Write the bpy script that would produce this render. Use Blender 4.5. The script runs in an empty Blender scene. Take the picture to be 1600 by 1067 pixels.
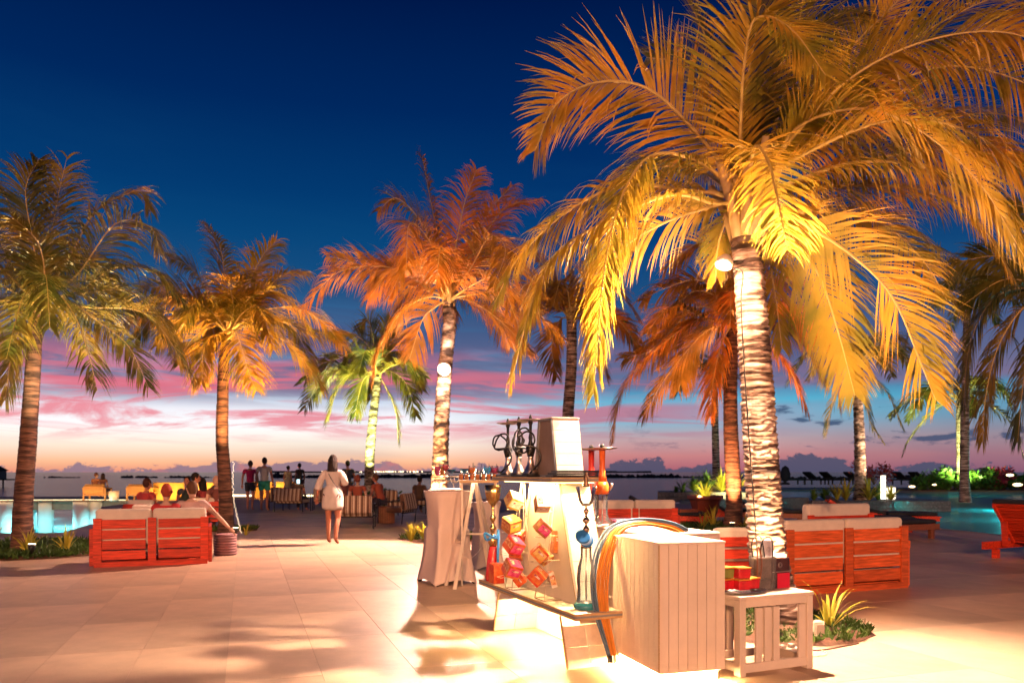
import bpy, math, random
from mathutils import Vector as V, Matrix, Euler, noise as mnoise
random.seed(7)
D = bpy.data
SC = bpy.context.scene
COL = SC.collection
PI = math.pi
R = math.radians
F = 1244.0      # focal length in photograph pixels
H = 1.35        # eye height
HY = 737.0      # horizon row

# ------------------------------------------------------------------ camera
cam_d = D.cameras.new('camera')
cam = D.objects.new('camera', cam_d)
COL.objects.link(cam)
cam.location = (0, 0, H)
cam.rotation_euler = (PI / 2, 0, 0)
cam_d.sensor_width = 36
cam_d.lens = 36 * F / 1600
cam_d.shift_y = (HY - 533.5) / 1600
cam_d.clip_end = 20000
cam_d.dof.use_dof = True
cam_d.dof.focus_distance = 6.0
cam_d.dof.aperture_fstop = 3.2
SC.camera = cam

# ------------------------------------------------------------------ picture settings
SC.render.engine = 'CYCLES'
SC.view_settings.view_transform = 'Standard'
SC.view_settings.look = 'None'
SC.view_settings.exposure = 0.42
SC.view_settings.gamma = 1.0
SC.view_settings.use_curve_mapping = False
SC.cycles.use_denoising = True
SC.cycles.max_bounces = 6
SC.cycles.transparent_max_bounces = 12
SC.cycles.sample_clamp_indirect = 6.0
SC.cycles.caustics_reflective = False
SC.cycles.caustics_refractive = False


def lin(c):
    f = lambda u: u / 12.92 if u <= 0.04045 else ((u + 0.055) / 1.055) ** 2.4
    return tuple(f(x / 255.0) for x in c) + (1.0,)


# ------------------------------------------------------------------ world: dusk sky
def build_world():
    w = D.worlds.new('World')
    SC.world = w
    w.use_nodes = True
    nt = w.node_tree
    nt.nodes.clear()
    N = nt.nodes.new
    L = nt.links.new

    def math_(op, a, b=None, c=None, clamp=False):
        n = N('ShaderNodeMath'); n.operation = op; n.use_clamp = clamp
        for i, v in enumerate((a, b, c)):
            if v is None: continue
            if isinstance(v, (int, float)): n.inputs[i].default_value = v
            else: L(v, n.inputs[i])
        return n.outputs[0]

    def ramp(fac, stops, interp='LINEAR'):
        n = N('ShaderNodeValToRGB')
        n.color_ramp.interpolation = interp
        cr = n.color_ramp
        while len(cr.elements) > 1: cr.elements.remove(cr.elements[-1])
        cr.elements[0].position = stops[0][0]; cr.elements[0].color = stops[0][1]
        for p, c in stops[1:]:
            e = cr.elements.new(p); e.color = c
        L(fac, n.inputs[0])
        return n.outputs[0]

    def mix(f, a, b, mode='MIX'):
        n = N('ShaderNodeMix'); n.data_type = 'RGBA'; n.blend_type = mode
        for s, v in ((n.inputs[0], f), (n.inputs[6], a), (n.inputs[7], b)):
            if isinstance(v, (int, float)): s.default_value = v
            elif isinstance(v, tuple): s.default_value = v
            else: L(v, s)
        return n.outputs[2]

    def smooth(v, a, b):
        n = N('ShaderNodeMapRange'); n.interpolation_type = 'SMOOTHSTEP'
        L(v, n.inputs[0]); n.inputs[1].default_value = a; n.inputs[2].default_value = b
        return n.outputs[0]

    tc = N('ShaderNodeTexCoord')
    sp = N('ShaderNodeSeparateXYZ'); L(tc.outputs['Generated'], sp.inputs[0])
    x, y, z = sp.outputs
    h = math_('MAXIMUM', math_('SQRT', math_('ADD', math_('MULTIPLY', x, x), math_('MULTIPLY', y, y))), 0.001)
    t = math_('DIVIDE', z, h)                  # tangent of the elevation
    hx = math_('DIVIDE', x, h)                 # sine of the bearing
    hy = math_('DIVIDE', y, h)

    def nz(kx, kt, scale, detail=5.0, rough=0.55, off=0.0, dist=0.0, tilt=0.0):
        c = N('ShaderNodeCombineXYZ')
        L(math_('ADD', math_('MULTIPLY', hx, kx), off), c.inputs[0])
        L(math_('MULTIPLY', hy, kx), c.inputs[1])
        L(math_('MULTIPLY', math_('ADD', t, math_('MULTIPLY', hx, tilt)), kt), c.inputs[2])
        n = N('ShaderNodeTexNoise'); L(c.outputs[0], n.inputs['Vector'])
        n.inputs['Scale'].default_value = scale; n.inputs['Detail'].default_value = detail
        n.inputs['Roughness'].default_value = rough
        n.inputs['Distortion'].default_value = dist
        return n.outputs[0]

    # clear sky, glow side (left) and cool side (right); t scaled so 0.7 -> 1
    ts = math_('MULTIPLY', t, 1 / 0.7, clamp=True)
    k = 1 / 0.7
    left = ramp(ts, [(0.0, lin((236, 148, 120))), (.012 * k, lin((255, 190, 146))), (.032 * k, lin((255, 236, 216))),
                     (.054 * k, lin((255, 252, 252))), (.074 * k, lin((240, 240, 248))), (.094 * k, lin((184, 208, 230))), (.115 * k, lin((134, 166, 202))),
                     (.165 * k, lin((66, 112, 156))), (.24 * k, lin((10, 76, 128))), (.34 * k, lin((2, 56, 110))),
                     (.45 * k, lin((0, 38, 92))), (.6 * k, lin((0, 22, 70))), (1.0, lin((0, 12, 46)))])
    right = ramp(ts, [(0.0, lin((168, 92, 108))), (.02 * k, lin((206, 132, 130))), (.04 * k, lin((196, 166, 168))),
                      (.062 * k, lin((136, 180, 204))), (.085 * k, lin((84, 186, 218))), (.105 * k, lin((70, 130, 172))),
                      (.15 * k, lin((46, 88, 134))), (.22 * k, lin((12, 70, 122))), (.34 * k, lin((2, 50, 106))),
                      (.45 * k, lin((0, 38, 92))), (.6 * k, lin((0, 22, 70))), (1.0, lin((0, 12, 46)))])
    glow = smooth(hx, 0.15, -0.14)
    base = mix(glow, right, left)
    dimr = smooth(hx, 0.22, 0.55)
    base = mix(math_('MULTIPLY', math_('MULTIPLY', dimr, smooth(t, .16, .05)), 0.45), base, lin((70, 84, 118)))

    # long streaks of pink and violet cloud
    s1 = nz(1.5, 13.0, 1.35, 7, .6, 1.7, 1.3, .05)
    s2 = nz(2.2, 22.0, 1.2, 7, .62, 8.2, 1.4, -.06)
    m1 = math_('MULTIPLY', smooth(s1, .27, .47), math_('MULTIPLY', smooth(t, .070, .102), smooth(t, .33, .17)))
    s6 = nz(1.8, 30.0, 1.2, 7, .65, 4.1, 1.6, .07)
    gap = math_('MULTIPLY', math_('MULTIPLY', smooth(t, .078, .088), smooth(t, .108, .096)), smooth(hx, -.02, .12))
    m1 = math_('MULTIPLY', m1, math_('SUBTRACT', 1.0, math_('MULTIPLY', gap, .9)))
    pinkc = mix(glow, lin((196, 108, 128)), lin((236, 112, 128)))
    violet = ramp(ts, [(0.0, lin((190, 120, 136))), (.09 * k, lin((136, 114, 144))), (.13 * k, lin((100, 102, 138))),
                       (.17 * k, lin((72, 90, 132))), (.22 * k, lin((34, 78, 124))), (.30 * k, lin((8, 64, 114)))])
    base = mix(math_('MULTIPLY', m1, .93), base, violet)
    m2 = math_('MULTIPLY', math_('MAXIMUM', smooth(s2, .47, .60), smooth(s6, .49, .64)), math_('MULTIPLY', smooth(t, .026, .062), smooth(t, .165, .100)))
    m2 = math_('MULTIPLY', m2, math_('SUBTRACT', 1.0, math_('MULTIPLY', gap, .8)))
    m2 = math_('MULTIPLY', m2, smooth(hx, .42, .12))
    base = mix(math_('MULTIPLY', m2, .80), base, pinkc)
    # high faint veils in the deep blue
    s3 = nz(1.6, 9.0, 1.4, 5, .55, 5.5, .4, .05)
    m3 = math_('MULTIPLY', smooth(s3, .45, .75), smooth(t, .50, .22))
    base = mix(math_('MULTIPLY', m3, .22), base, lin((24, 80, 128)))
    # scattered small dark clouds to the right
    s4 = nz(9.0, 30.0, 1.3, 6, .6, 2.2, .2)
    m4 = math_('MULTIPLY', smooth(s4, .56, .63), math_('MULTIPLY', smooth(t, .022, .032), smooth(t, .125, .07)))
    m4 = math_('MULTIPLY', m4, smooth(hx, .10, .30))
    base = mix(math_('MULTIPLY', m4, .85), base, lin((52, 74, 108)))
    # bank of cumulus along the horizon
    s5 = nz(34.0, 70.0, 1.0, 7, .68, .4, .4)
    s7 = nz(11.0, 3.0, 1.0, 3, .5, 7.7)
    top = math_('ADD', math_('ADD', math_('MULTIPLY', s5, .040), math_('MULTIPLY', s7, .050)), -.0375)
    d5 = math_('SUBTRACT', top, t)
    m5 = smooth(d5, -.0008, .0016)
    bank = mix(glow, lin((72, 78, 104)), lin((140, 118, 136)))
    lit = nz(30.0, 60.0, 1.0, 4, .6, 9.0)
    bank = mix(math_('MULTIPLY', smooth(lit, .5, .7), math_('MULTIPLY', glow, .6)), bank, lin((214, 118, 118)))
    base = mix(math_('MULTIPLY', m5, .92), base, bank)
    # below the horizon
    base = mix(smooth(t, -.002, -.02), base, lin((14, 24, 44)))
    bg = N('ShaderNodeBackground'); L(base, bg.inputs[0]); bg.inputs[1].default_value = 0.79
    out = N('ShaderNodeOutputWorld'); L(bg.outputs[0], out.inputs[0])


build_world()


def G(px, py, z=0.0):
    """point on the level z seen at a pixel of the photograph"""
    d = (H - z) * F / (py - HY)
    return V(((px - 800) / F * d, d, z))


def P(px, py, d):
    return V(((px - 800) / F * d, d, H - (py - HY) * d / F))


# ------------------------------------------------------------------ lamps of the place
def lamp(kind, name, loc, power, col, target=None, size=.06, cone=120, blend=.4):
    ld = D.lights.new(name, kind)
    ld.energy = power
    ld.color = col
    if kind == 'AREA':
        if isinstance(size, tuple):
            ld.shape = 'RECTANGLE'; ld.size, ld.size_y = size
        else: ld.size = size
    else:
        ld.shadow_soft_size = size
    if kind == 'SPOT':
        ld.spot_size = R(cone); ld.spot_blend = blend
    o = D.objects.new(name, ld)
    COL.objects.link(o)
    o.location = loc
    if target is not None:
        o.rotation_euler = (V(target) - V(loc)).to_track_quat('-Z', 'Y').to_euler()
    return o


WARM = (1.0, .60, .38)
LAMP_A = V((1.70, 6.42, 2.98))      # floodlight strapped to the big palm
LAMP_B = P(695, 580, 15.55)         # floodlight strapped to the middle palm
lamp('SPOT', 'palm_floodlight', LAMP_A, 1950, (1.0, .67, .47), (1.2, 3.4, 0), .07, 150, .6)
lamp('POINT', 'palm_floodlight_spill', LAMP_A, 300, (1.0, .54, .30), None, .06)
lamp('SPOT', 'palm_floodlight', LAMP_B, 2600, (1.0, .58, .44), (-4.2, 10.5, 0), .08, 118, .35)
lamp('POINT', 'palm_floodlight_spill', LAMP_B, 210, (1.0, .60, .46), None, .08)
# orange floodlights on the restaurant roof behind the camera
lamp('SPOT', 'restaurant_floodlight', (-6, -36, 10.5), 34000, (1.0, .47, .25), (-5, 20, 3.4), .4, 50, .4)
lamp('SPOT', 'restaurant_floodlight', (7, -35, 10.5), 19000, (1.0, .47, .25), (4, 14, 3.0), .4, 50, .4)


# ------------------------------------------------------------------ mesh builder
class MB:
    def __init__(s):
        s.v = []; s.f = []; s.smooth = []

    def add(s, vs, fs, smooth=False):
        o = len(s.v)
        s.v += [tuple(v) for v in vs]
        s.f += [tuple(i + o for i in f) for f in fs]
        s.smooth += [smooth] * len(fs)
        return s

    def box(s, c, d, rot=None, taper=None):
        """c centre, d full size, taper=(tx,ty) scale of the top face"""
        hx, hy, hz = d[0] / 2, d[1] / 2, d[2] / 2
        tx, ty = taper or (1, 1)
        vs = [V((-hx, -hy, -hz)), V((hx, -hy, -hz)), V((hx, hy, -hz)), V((-hx, hy, -hz)),
              V((-hx * tx, -hy * ty, hz)), V((hx * tx, -hy * ty, hz)), V((hx * tx, hy * ty, hz)), V((-hx * tx, hy * ty, hz))]
        if rot is not None:
            m = rot if isinstance(rot, Matrix) else Euler(rot).to_matrix()
            vs = [m @ v for v in vs]
        c = V(c)
        return s.add([v + c for v in vs], [(0, 3, 2, 1), (4, 5, 6, 7), (0, 1, 5, 4), (1, 2, 6, 5), (2, 3, 7, 6), (3, 0, 4, 7)])

    def hexa(s, p):
        """eight corners: bottom four counterclockwise, top four above them"""
        return s.add(p, [(0, 3, 2, 1), (4, 5, 6, 7), (0, 1, 5, 4), (1, 2, 6, 5), (2, 3, 7, 6), (3, 0, 4, 7)])

    def bar(s, a, b, w, h=None, up=(0, 0, 1)):
        a, b = V(a), V(b)
        t = (b - a)
        ln = t.length
        if ln < 1e-6: return s
        t.normalize()
        u = V(up)
        if abs(t.dot(u)) > .98: u = V((0, 1, 0))
        sx = t.cross(u).normalized(); uz = sx.cross(t)
        h = h or w
        vs = []
        for p in (a, b):
            for i, j in ((-1, -1), (1, -1), (1, 1), (-1, 1)):
                vs.append(p + sx * (i * w / 2) + uz * (j * h / 2))
        return s.add(vs, [(0, 1, 2, 3), (7, 6, 5, 4), (0, 4, 5, 1), (1, 5, 6, 2), (2, 6, 7, 3), (3, 7, 4, 0)])

    def tube(s, pts, r, n=8, caps=True):
        pts = [V(p) for p in pts]
        k = len(pts)
        rs = r if isinstance(r, (list, tuple)) else [r] * k
        t0 = (pts[1] - pts[0]).normalized()
        u = V((0, 0, 1)) if abs(t0.z) < .9 else V((1, 0, 0))
        nx = t0.cross(u).normalized()
        vs = []; fs = []
        for i in range(k):
            t = (pts[min(i + 1, k - 1)] - pts[max(i - 1, 0)])
            if t.length < 1e-9: t = t0
            t.normalize()
            nx = (nx - t * nx.dot(t))
            if nx.length < 1e-6: nx = t.orthogonal()
            nx.normalize()
            ny = t.cross(nx)
            for j in range(n):
                a = 2 * PI * j / n
                vs.append(pts[i] + (nx * math.cos(a) + ny * math.sin(a)) * rs[i])
        for i in range(k - 1):
            for j in range(n):
                fs.append((i * n + j, i * n + (j + 1) % n, (i + 1) * n + (j + 1) % n, (i + 1) * n + j))
        s.add(vs, fs, True)
        if caps:
            o = len(s.v) - len(vs)
            s.f.append(tuple(o + j for j in reversed(range(n)))); s.smooth.append(False)
            s.f.append(tuple(o + (k - 1) * n + j for j in range(n))); s.smooth.append(False)
        return s

    def lathe(s, prof, c=(0, 0, 0), n=20, sx=1, sy=1, smooth=True, caps=True):
        """prof list of (r, z)"""
        c = V(c); vs = []; fs = []
        for r, z in prof:
            for j in range(n):
                a = 2 * PI * j / n
                vs.append(c + V((r * math.cos(a) * sx, r * math.sin(a) * sy, z)))
        for i in range(len(prof) - 1):
            for j in range(n):
                fs.append((i * n + j, i * n + (j + 1) % n, (i + 1) * n + (j + 1) % n, (i + 1) * n + j))
        s.add(vs, fs, smooth)
        if caps:
            o = len(s.v) - len(vs)
            s.f.append(tuple(o + j for j in reversed(range(n)))); s.smooth.append(False)
            q = o + (len(prof) - 1) * n
            s.f.append(tuple(q + j for j in range(n))); s.smooth.append(False)
        return s

    def ball(s, c, r, n=12, m=8, sc=(1, 1, 1)):
        prof = [(max(1e-4, math.sin(PI * i / m)) * r, -math.cos(PI * i / m) * r * sc[2]) for i in range(m + 1)]
        return s.lathe(prof, c, n, sc[0], sc[1], True, False)

    def prism(s, poly, z0, z1):
        n = len(poly)
        vs = [(p[0], p[1], z0) for p in poly] + [(p[0], p[1], z1) for p in poly]
        fs = [tuple(reversed(range(n))), tuple(range(n, 2 * n))] + [(i, (i + 1) % n, n + (i + 1) % n, n + i) for i in range(n)]
        return s.add(vs, fs)

    def xf(s, m):
        s.v = [tuple(m @ V(v)) for v in s.v]
        return s

    def mesh(s, name):
        me = D.meshes.new(name)
        me.from_pydata(s.v, [], s.f)
        if any(s.smooth): me.polygons.foreach_set('use_smooth', s.smooth)
        me.update()
        return me


def link(name, me, m, parent=None, loc=None, rot=None):
    o = D.objects.new(name, me)
    if m is not None and hasattr(me, 'materials') and not me.materials: me.materials.append(m)
    COL.objects.link(o)
    if parent is not None: o.parent = parent
    if loc is not None: o.location = loc
    if rot is not None: o.rotation_euler = rot
    return o


def part(name, mb, m, parent, bevel=0, loc=None, rot=None, label=None):
    o = link(name, mb.mesh(name) if isinstance(mb, MB) else mb, m, parent, loc, rot)
    if bevel: bev(o, bevel)
    if label: o['label'] = label
    return o


def bev(o, w=.004, seg=2):
    b = o.modifiers.new('bevel', 'BEVEL'); b.width = w; b.segments = seg; b.limit_method = 'ANGLE'
    return o


def thing(name, label, cat, loc=(0, 0, 0), rz=0, group=None):
    o = D.objects.new(name, None)
    COL.objects.link(o)
    o.location = loc; o.rotation_euler = (0, 0, rz)
    o.empty_display_size = .1
    tag(o, label, cat, group)
    return o


def tag(o, label, cat, group=None):
    o['label'] = label; o['category'] = cat
    if group: o['group'] = group
    return o


def solo(name, mb, m, label, cat, group=None, loc=None, rz=0, bevel=0):
    o = link(name, mb.mesh(name), m, None, loc, (0, 0, rz))
    if bevel: bev(o, bevel)
    return tag(o, label, cat, group)


def struct(name, mb, m, parent=None, kind='structure'):
    o = link(name, mb.mesh(name), m, parent)
    o['kind'] = kind
    return o


def crv(pts, n=8):
    """Catmull-Rom through the points, n samples per span"""
    pts = [V(p) for p in pts]
    out = []
    for i in range(len(pts) - 1):
        p0 = pts[i - 1] if i else pts[0] * 2 - pts[1]
        p1, p2 = pts[i], pts[i + 1]
        p3 = pts[i + 2] if i + 2 < len(pts) else pts[-1] * 2 - pts[-2]
        for k in range(n):
            t = k / n
            out.append(.5 * ((2 * p1) + (p2 - p0) * t + (2 * p0 - 5 * p1 + 4 * p2 - p3) * t * t + (3 * p1 - p0 - 3 * p2 + p3) * t ** 3))
    out.append(pts[-1])
    return out


# ------------------------------------------------------------------ materials
MATS = {}


def mat(name, col, rough=.6, var=.12, scale=6.0, bump=.0, metal=0.0, emit=None, est=0.0, stretch=None,
        spec=.5, trans=0.0, col2=None, thr=None, alpha=1.0, bscale=None, coat=0.0, ior=1.45):
    if name in MATS: return MATS[name]
    m = D.materials.new(name); m.use_nodes = True
    nt = m.node_tree; N = nt.nodes.new; L = nt.links.new
    b = nt.nodes['Principled BSDF']
    c = tuple(col) + (1.0,)
    b.inputs['Roughness'].default_value = rough
    b.inputs['Metallic'].default_value = metal
    b.inputs['Specular IOR Level'].default_value = spec
    b.inputs['Transmission Weight'].default_value = trans
    b.inputs['IOR'].default_value = ior
    b.inputs['Coat Weight'].default_value = coat
    b.inputs['Base Color'].default_value = c
    if alpha < 1: b.inputs['Alpha'].default_value = alpha
    if emit:
        b.inputs['Emission Color'].default_value = tuple(emit) + (1.0,)
        b.inputs['Emission Strength'].default_value = est
    if var or bump or col2:
        tc = N('ShaderNodeTexCoord'); mp = N('ShaderNodeMapping'); L(tc.outputs['Object'], mp.inputs[0])
        if stretch: mp.inputs['Scale'].default_value = stretch
        nz = N('ShaderNodeTexNoise'); nz.inputs['Scale'].default_value = scale; nz.inputs['Detail'].default_value = 7
        nz.inputs['Roughness'].default_value = .6
        L(mp.outputs[0], nz.inputs['Vector'])
        oi = N('ShaderNodeObjectInfo')
        cr = N('ShaderNodeValToRGB')
        lo, hi = (.32, .68) if not thr else thr
        cr.color_ramp.elements[0].position = lo; cr.color_ramp.elements[1].position = hi
        if col2:
            cr.color_ramp.elements[0].color = c; cr.color_ramp.elements[1].color = tuple(col2) + (1.0,)
        else:
            cr.color_ramp.elements[0].color = tuple(max(0, x * (1 - var)) for x in col) + (1.0,)
            cr.color_ramp.elements[1].color = tuple(min(1, x * (1 + var)) for x in col) + (1.0,)
        L(nz.outputs[0], cr.inputs[0])
        hs = N('ShaderNodeHueSaturation')
        mr = N('ShaderNodeMapRange'); L(oi.outputs['Random'], mr.inputs[0])
        mr.inputs[3].default_value = 1 - var * .5; mr.inputs[4].default_value = 1 + var * .5
        L(mr.outputs[0], hs.inputs['Value']); L(cr.outputs[0], hs.inputs['Color'])
        L(hs.outputs[0], b.inputs['Base Color'])
        if bump:
            bp = N('ShaderNodeBump'); bp.inputs['Strength'].default_value = min(1, bump)
            bp.inputs['Distance'].default_value = .01
            src = nz
            if bscale:
                src = N('ShaderNodeTexNoise'); src.inputs['Scale'].default_value = bscale; src.inputs['Detail'].default_value = 5
                L(mp.outputs[0], src.inputs['Vector'])
            L(src.outputs[0], bp.inputs['Height']); L(bp.outputs[0], b.inputs['Normal'])
    MATS[name] = m
    return m


def leaf_mat(name, ca, cb, rough=.42, tl=.35):
    """thin leaf: diffuse and gloss with light coming through"""
    m = D.materials.new(name); m.use_nodes = True
    nt = m.node_tree; N = nt.nodes.new; L = nt.links.new
    b = nt.nodes['Principled BSDF']; out = nt.nodes['Material Output']
    tc = N('ShaderNodeTexCoord')
    nz = N('ShaderNodeTexNoise'); nz.inputs['Scale'].default_value = 2.3; nz.inputs['Detail'].default_value = 6
    L(tc.outputs['Object'], nz.inputs['Vector'])
    cr = N('ShaderNodeValToRGB'); cr.color_ramp.elements[0].position = .36; cr.color_ramp.elements[1].position = .64
    cr.color_ramp.elements[0].color = tuple(ca) + (1,); cr.color_ramp.elements[1].color = tuple(cb) + (1,)
    L(nz.outputs[0], cr.inputs[0])
    oi = N('ShaderNodeObjectInfo'); hs = N('ShaderNodeHueSaturation')
    mr = N('ShaderNodeMapRange'); L(oi.outputs['Random'], mr.inputs[0]); mr.inputs[3].default_value = .75; mr.inputs[4].default_value = 1.3
    L(mr.outputs[0], hs.inputs['Value'])
    mr2 = N('ShaderNodeMapRange'); L(oi.outputs['Random'], mr2.inputs[0]); mr2.inputs[3].default_value = .515; mr2.inputs[4].default_value = .485
    L(mr2.outputs[0], hs.inputs['Hue'])
    L(cr.outputs[0], hs.inputs['Color'])
    L(hs.outputs[0], b.inputs['Base Color']); b.inputs['Roughness'].default_value = rough
    t = N('ShaderNodeBsdfTranslucent'); L(hs.outputs[0], t.inputs[0])
    mx = N('ShaderNodeMixShader'); mx.inputs[0].default_value = tl
    L(b.outputs[0], mx.inputs[1]); L(t.outputs[0], mx.inputs[2]); L(mx.outputs[0], out.inputs[0])
    MATS[name] = m
    return m


def glow_mat(name, col, st):
    m = D.materials.new(name); m.use_nodes = True
    nt = m.node_tree; nt.nodes.clear()
    e = nt.nodes.new('ShaderNodeEmission'); e.inputs[0].default_value = tuple(col) + (1,); e.inputs[1].default_value = st
    o = nt.nodes.new('ShaderNodeOutputMaterial'); nt.links.new(e.outputs[0], o.inputs[0])
    MATS[name] = m
    return m


def glass_mat(name, col=(1, 1, 1), mixf=.18, rough=.05):
    """thin clear glass: tinted see-through with a gloss on it"""
    m = D.materials.new(name); m.use_nodes = True
    nt = m.node_tree; N = nt.nodes.new; L = nt.links.new; nt.nodes.clear()
    tr = N('ShaderNodeBsdfTransparent'); tr.inputs[0].default_value = tuple(col) + (1,)
    gl = N('ShaderNodeBsdfGlossy'); gl.inputs['Roughness'].default_value = rough
    df = N('ShaderNodeBsdfDiffuse'); df.inputs[0].default_value = tuple(min(1, c * .8 + .1) for c in col) + (1,)
    fr = N('ShaderNodeFresnel'); fr.inputs[0].default_value = 1.5
    a = N('ShaderNodeMath'); a.operation = 'ADD'; a.inputs[1].default_value = .04; L(fr.outputs[0], a.inputs[0])
    m1 = N('ShaderNodeMixShader'); m1.inputs[0].default_value = mixf; L(tr.outputs[0], m1.inputs[1]); L(df.outputs[0], m1.inputs[2])
    m2 = N('ShaderNodeMixShader'); L(a.outputs[0], m2.inputs[0]); L(m1.outputs[0], m2.inputs[1]); L(gl.outputs[0], m2.inputs[2])
    o = N('ShaderNodeOutputMaterial'); L(m2.outputs[0], o.inputs[0])
    MATS[name] = m
    return m


def liquid(name, col):
    m = D.materials.new(name); m.use_nodes = True
    nt = m.node_tree; N = nt.nodes.new; L = nt.links.new; b = nt.nodes['Principled BSDF']; out = nt.nodes['Material Output']
    b.inputs['Base Color'].default_value = tuple(col) + (1,); b.inputs['Roughness'].default_value = .12
    t = N('ShaderNodeBsdfTranslucent'); t.inputs[0].default_value = tuple(col) + (1,)
    mx = N('ShaderNodeMixShader'); mx.inputs[0].default_value = .55
    L(b.outputs[0], mx.inputs[1]); L(t.outputs[0], mx.inputs[2]); L(mx.outputs[0], out.inputs[0])
    MATS[name] = m
    return m


def water_mat(name, tint, refl=.5, rough=.08, bump=.3, wscale=(1, 1, 1), deep=None, scale=1.5):
    """water seen through its surface, or an opaque deep body when deep is given"""
    m = D.materials.new(name); m.use_nodes = True
    nt = m.node_tree; N = nt.nodes.new; L = nt.links.new; nt.nodes.clear()
    tc = N('ShaderNodeTexCoord'); mp = N('ShaderNodeMapping'); mp.inputs['Scale'].default_value = wscale
    L(tc.outputs['Object'], mp.inputs[0])
    n1 = N('ShaderNodeTexNoise'); n1.inputs['Scale'].default_value = scale; n1.inputs['Detail'].default_value = 6
    n1.inputs['Roughness'].default_value = .6
    L(mp.outputs[0], n1.inputs['Vector'])
    bp = N('ShaderNodeBump'); bp.inputs['Strength'].default_value = bump; bp.inputs['Distance'].default_value = .25
    L(n1.outputs[0], bp.inputs['Height'])
    gl = N('ShaderNodeBsdfGlossy'); gl.inputs['Roughness'].default_value = rough; L(bp.outputs[0], gl.inputs['Normal'])
    if deep:
        un = N('ShaderNodeBsdfDiffuse'); un.inputs[0].default_value = tuple(deep) + (1,)
    else:
        un = N('ShaderNodeBsdfTransparent'); un.inputs[0].default_value = tuple(tint) + (1,)
        df = N('ShaderNodeBsdfDiffuse'); df.inputs[0].default_value = tuple(tint) + (1,)
        mm = N('ShaderNodeMixShader'); mm.inputs[0].default_value = .35; L(un.outputs[0], mm.inputs[1]); L(df.outputs[0], mm.inputs[2]); un = mm
    fr = N('ShaderNodeFresnel'); fr.inputs[0].default_value = 1.33; L(bp.outputs[0], fr.inputs[1])
    a = N('ShaderNodeMath'); a.operation = 'MULTIPLY'; a.inputs[1].default_value = refl; L(fr.outputs[0], a.inputs[0]); a.use_clamp = True
    ms = N('ShaderNodeMixShader'); L(a.outputs[0], ms.inputs[0]); L(un.outputs[0], ms.inputs[1]); L(gl.outputs[0], ms.inputs[2])
    o = N('ShaderNodeOutputMaterial'); L(ms.outputs[0], o.inputs[0])
    MATS[name] = m
    return m


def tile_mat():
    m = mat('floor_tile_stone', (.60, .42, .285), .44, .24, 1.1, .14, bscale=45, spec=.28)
    nt = m.node_tree
    return m


M_TILE = tile_mat()
M_GROUT = mat('grout', (.20, .15, .12), .9, .1, 5)
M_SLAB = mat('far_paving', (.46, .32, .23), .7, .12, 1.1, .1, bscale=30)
M_WOOD = mat('orange_wood', (.58, .045, .014), .5, .42, 3.0, .15, stretch=(1.2, 14, 14), bscale=9, spec=.35)
M_WOODO = mat('lamplit_orange_wood', (.66, .12, .028), .5, .40, 3.0, .15, stretch=(1.2, 14, 14), bscale=9, spec=.35)  # red wood with the palm lamp's orange light put into its colour
M_WOODD = mat('dark_wood', (.22, .07, .03), .55, .25, 3.0, .15, stretch=(1.2, 14, 14))
M_CUSH = mat('cream_cushion', (.70, .60, .49), .85, .06, 9, .25, bscale=120)
M_BLACKC = mat('black_cushion', (.018, .02, .026), .8, .2, 9, .2, bscale=90)
M_WHITE = mat('white_paint', (.76, .64, .50), .45, .08, 3, .08, bscale=40)
M_WHITE2 = mat('worn_white_paint', (.78, .69, .55), .5, .14, 9, .12, bscale=30)
M_EDGE = mat('plywood_edge', (.50, .33, .15), .6, .2, 20, .1, stretch=(1, 1, 6))
M_GREY = mat('grey_stripe', (.20, .21, .22), .6, .1, 10)
M_CLOTH = mat('stretch_cloth', (.66, .52, .44), .75, .04, 3, .12, bscale=140)
M_SILVER = mat('silver', (.78, .66, .55), .30, .08, 20, .05, metal=1)
M_GOLD = mat('aged_brass', (.70, .45, .18), .25, .12, 20, .05, metal=1)
M_BLACK = mat('black_lacquer', (.015, .014, .014), .28, .1, 10)
M_BLACKM = mat('black_metal', (.03, .03, .03), .35, .1, 10, metal=.6)
M_WIRE = mat('cream_wire', (.72, .62, .46), .35, .05, 20)
M_REDP = mat('red_lacquer', (.62, .035, .02), .25, .12, 8)
M_ORP = mat('orange_lacquer', (.72, .13, .02), .25, .1, 8)
M_GLASS = glass_mat('clear_glass', (.96, .98, .98), .05)
M_FROST = glass_mat('frosted_glass', (.88, .95, .92), .14, .10)
M_TEAL = glass_mat('teal_glass', (.03, .55, .62), .45, .08)
M_PINKDR = liquid('magenta_drink', (.75, .02, .25))
M_REDDR = liquid('red_drink', (.85, .04, .06))
M_ORDR = liquid('orange_drink', (.95, .32, .02))
M_BLUEDR = liquid('blue_drink', (.02, .50, .85))
M_BARK = None
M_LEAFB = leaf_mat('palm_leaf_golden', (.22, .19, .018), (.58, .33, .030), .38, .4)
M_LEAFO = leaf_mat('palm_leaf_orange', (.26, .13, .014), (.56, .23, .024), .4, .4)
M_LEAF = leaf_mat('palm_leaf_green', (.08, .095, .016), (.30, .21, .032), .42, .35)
M_RACH = mat('palm_rachis', (.50, .34, .10), .45, .15, 5, .05)
M_GRASS = leaf_mat('ground_green', (.035, .08, .012), (.10, .17, .03), .5, .3)
M_YEL = leaf_mat('yellow_leaf', (.40, .36, .03), (.62, .52, .06), .4, .35)
M_SHRUB = leaf_mat('shrub_leaf', (.04, .10, .012), (.12, .22, .03), .45, .35)
M_REDLEAF = leaf_mat('red_flower', (.30, .015, .03), (.50, .03, .08), .5, .3)
M_DIRT = mat('mulch', (.13, .06, .035), .95, .5, 30, .8, bscale=60)
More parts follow.
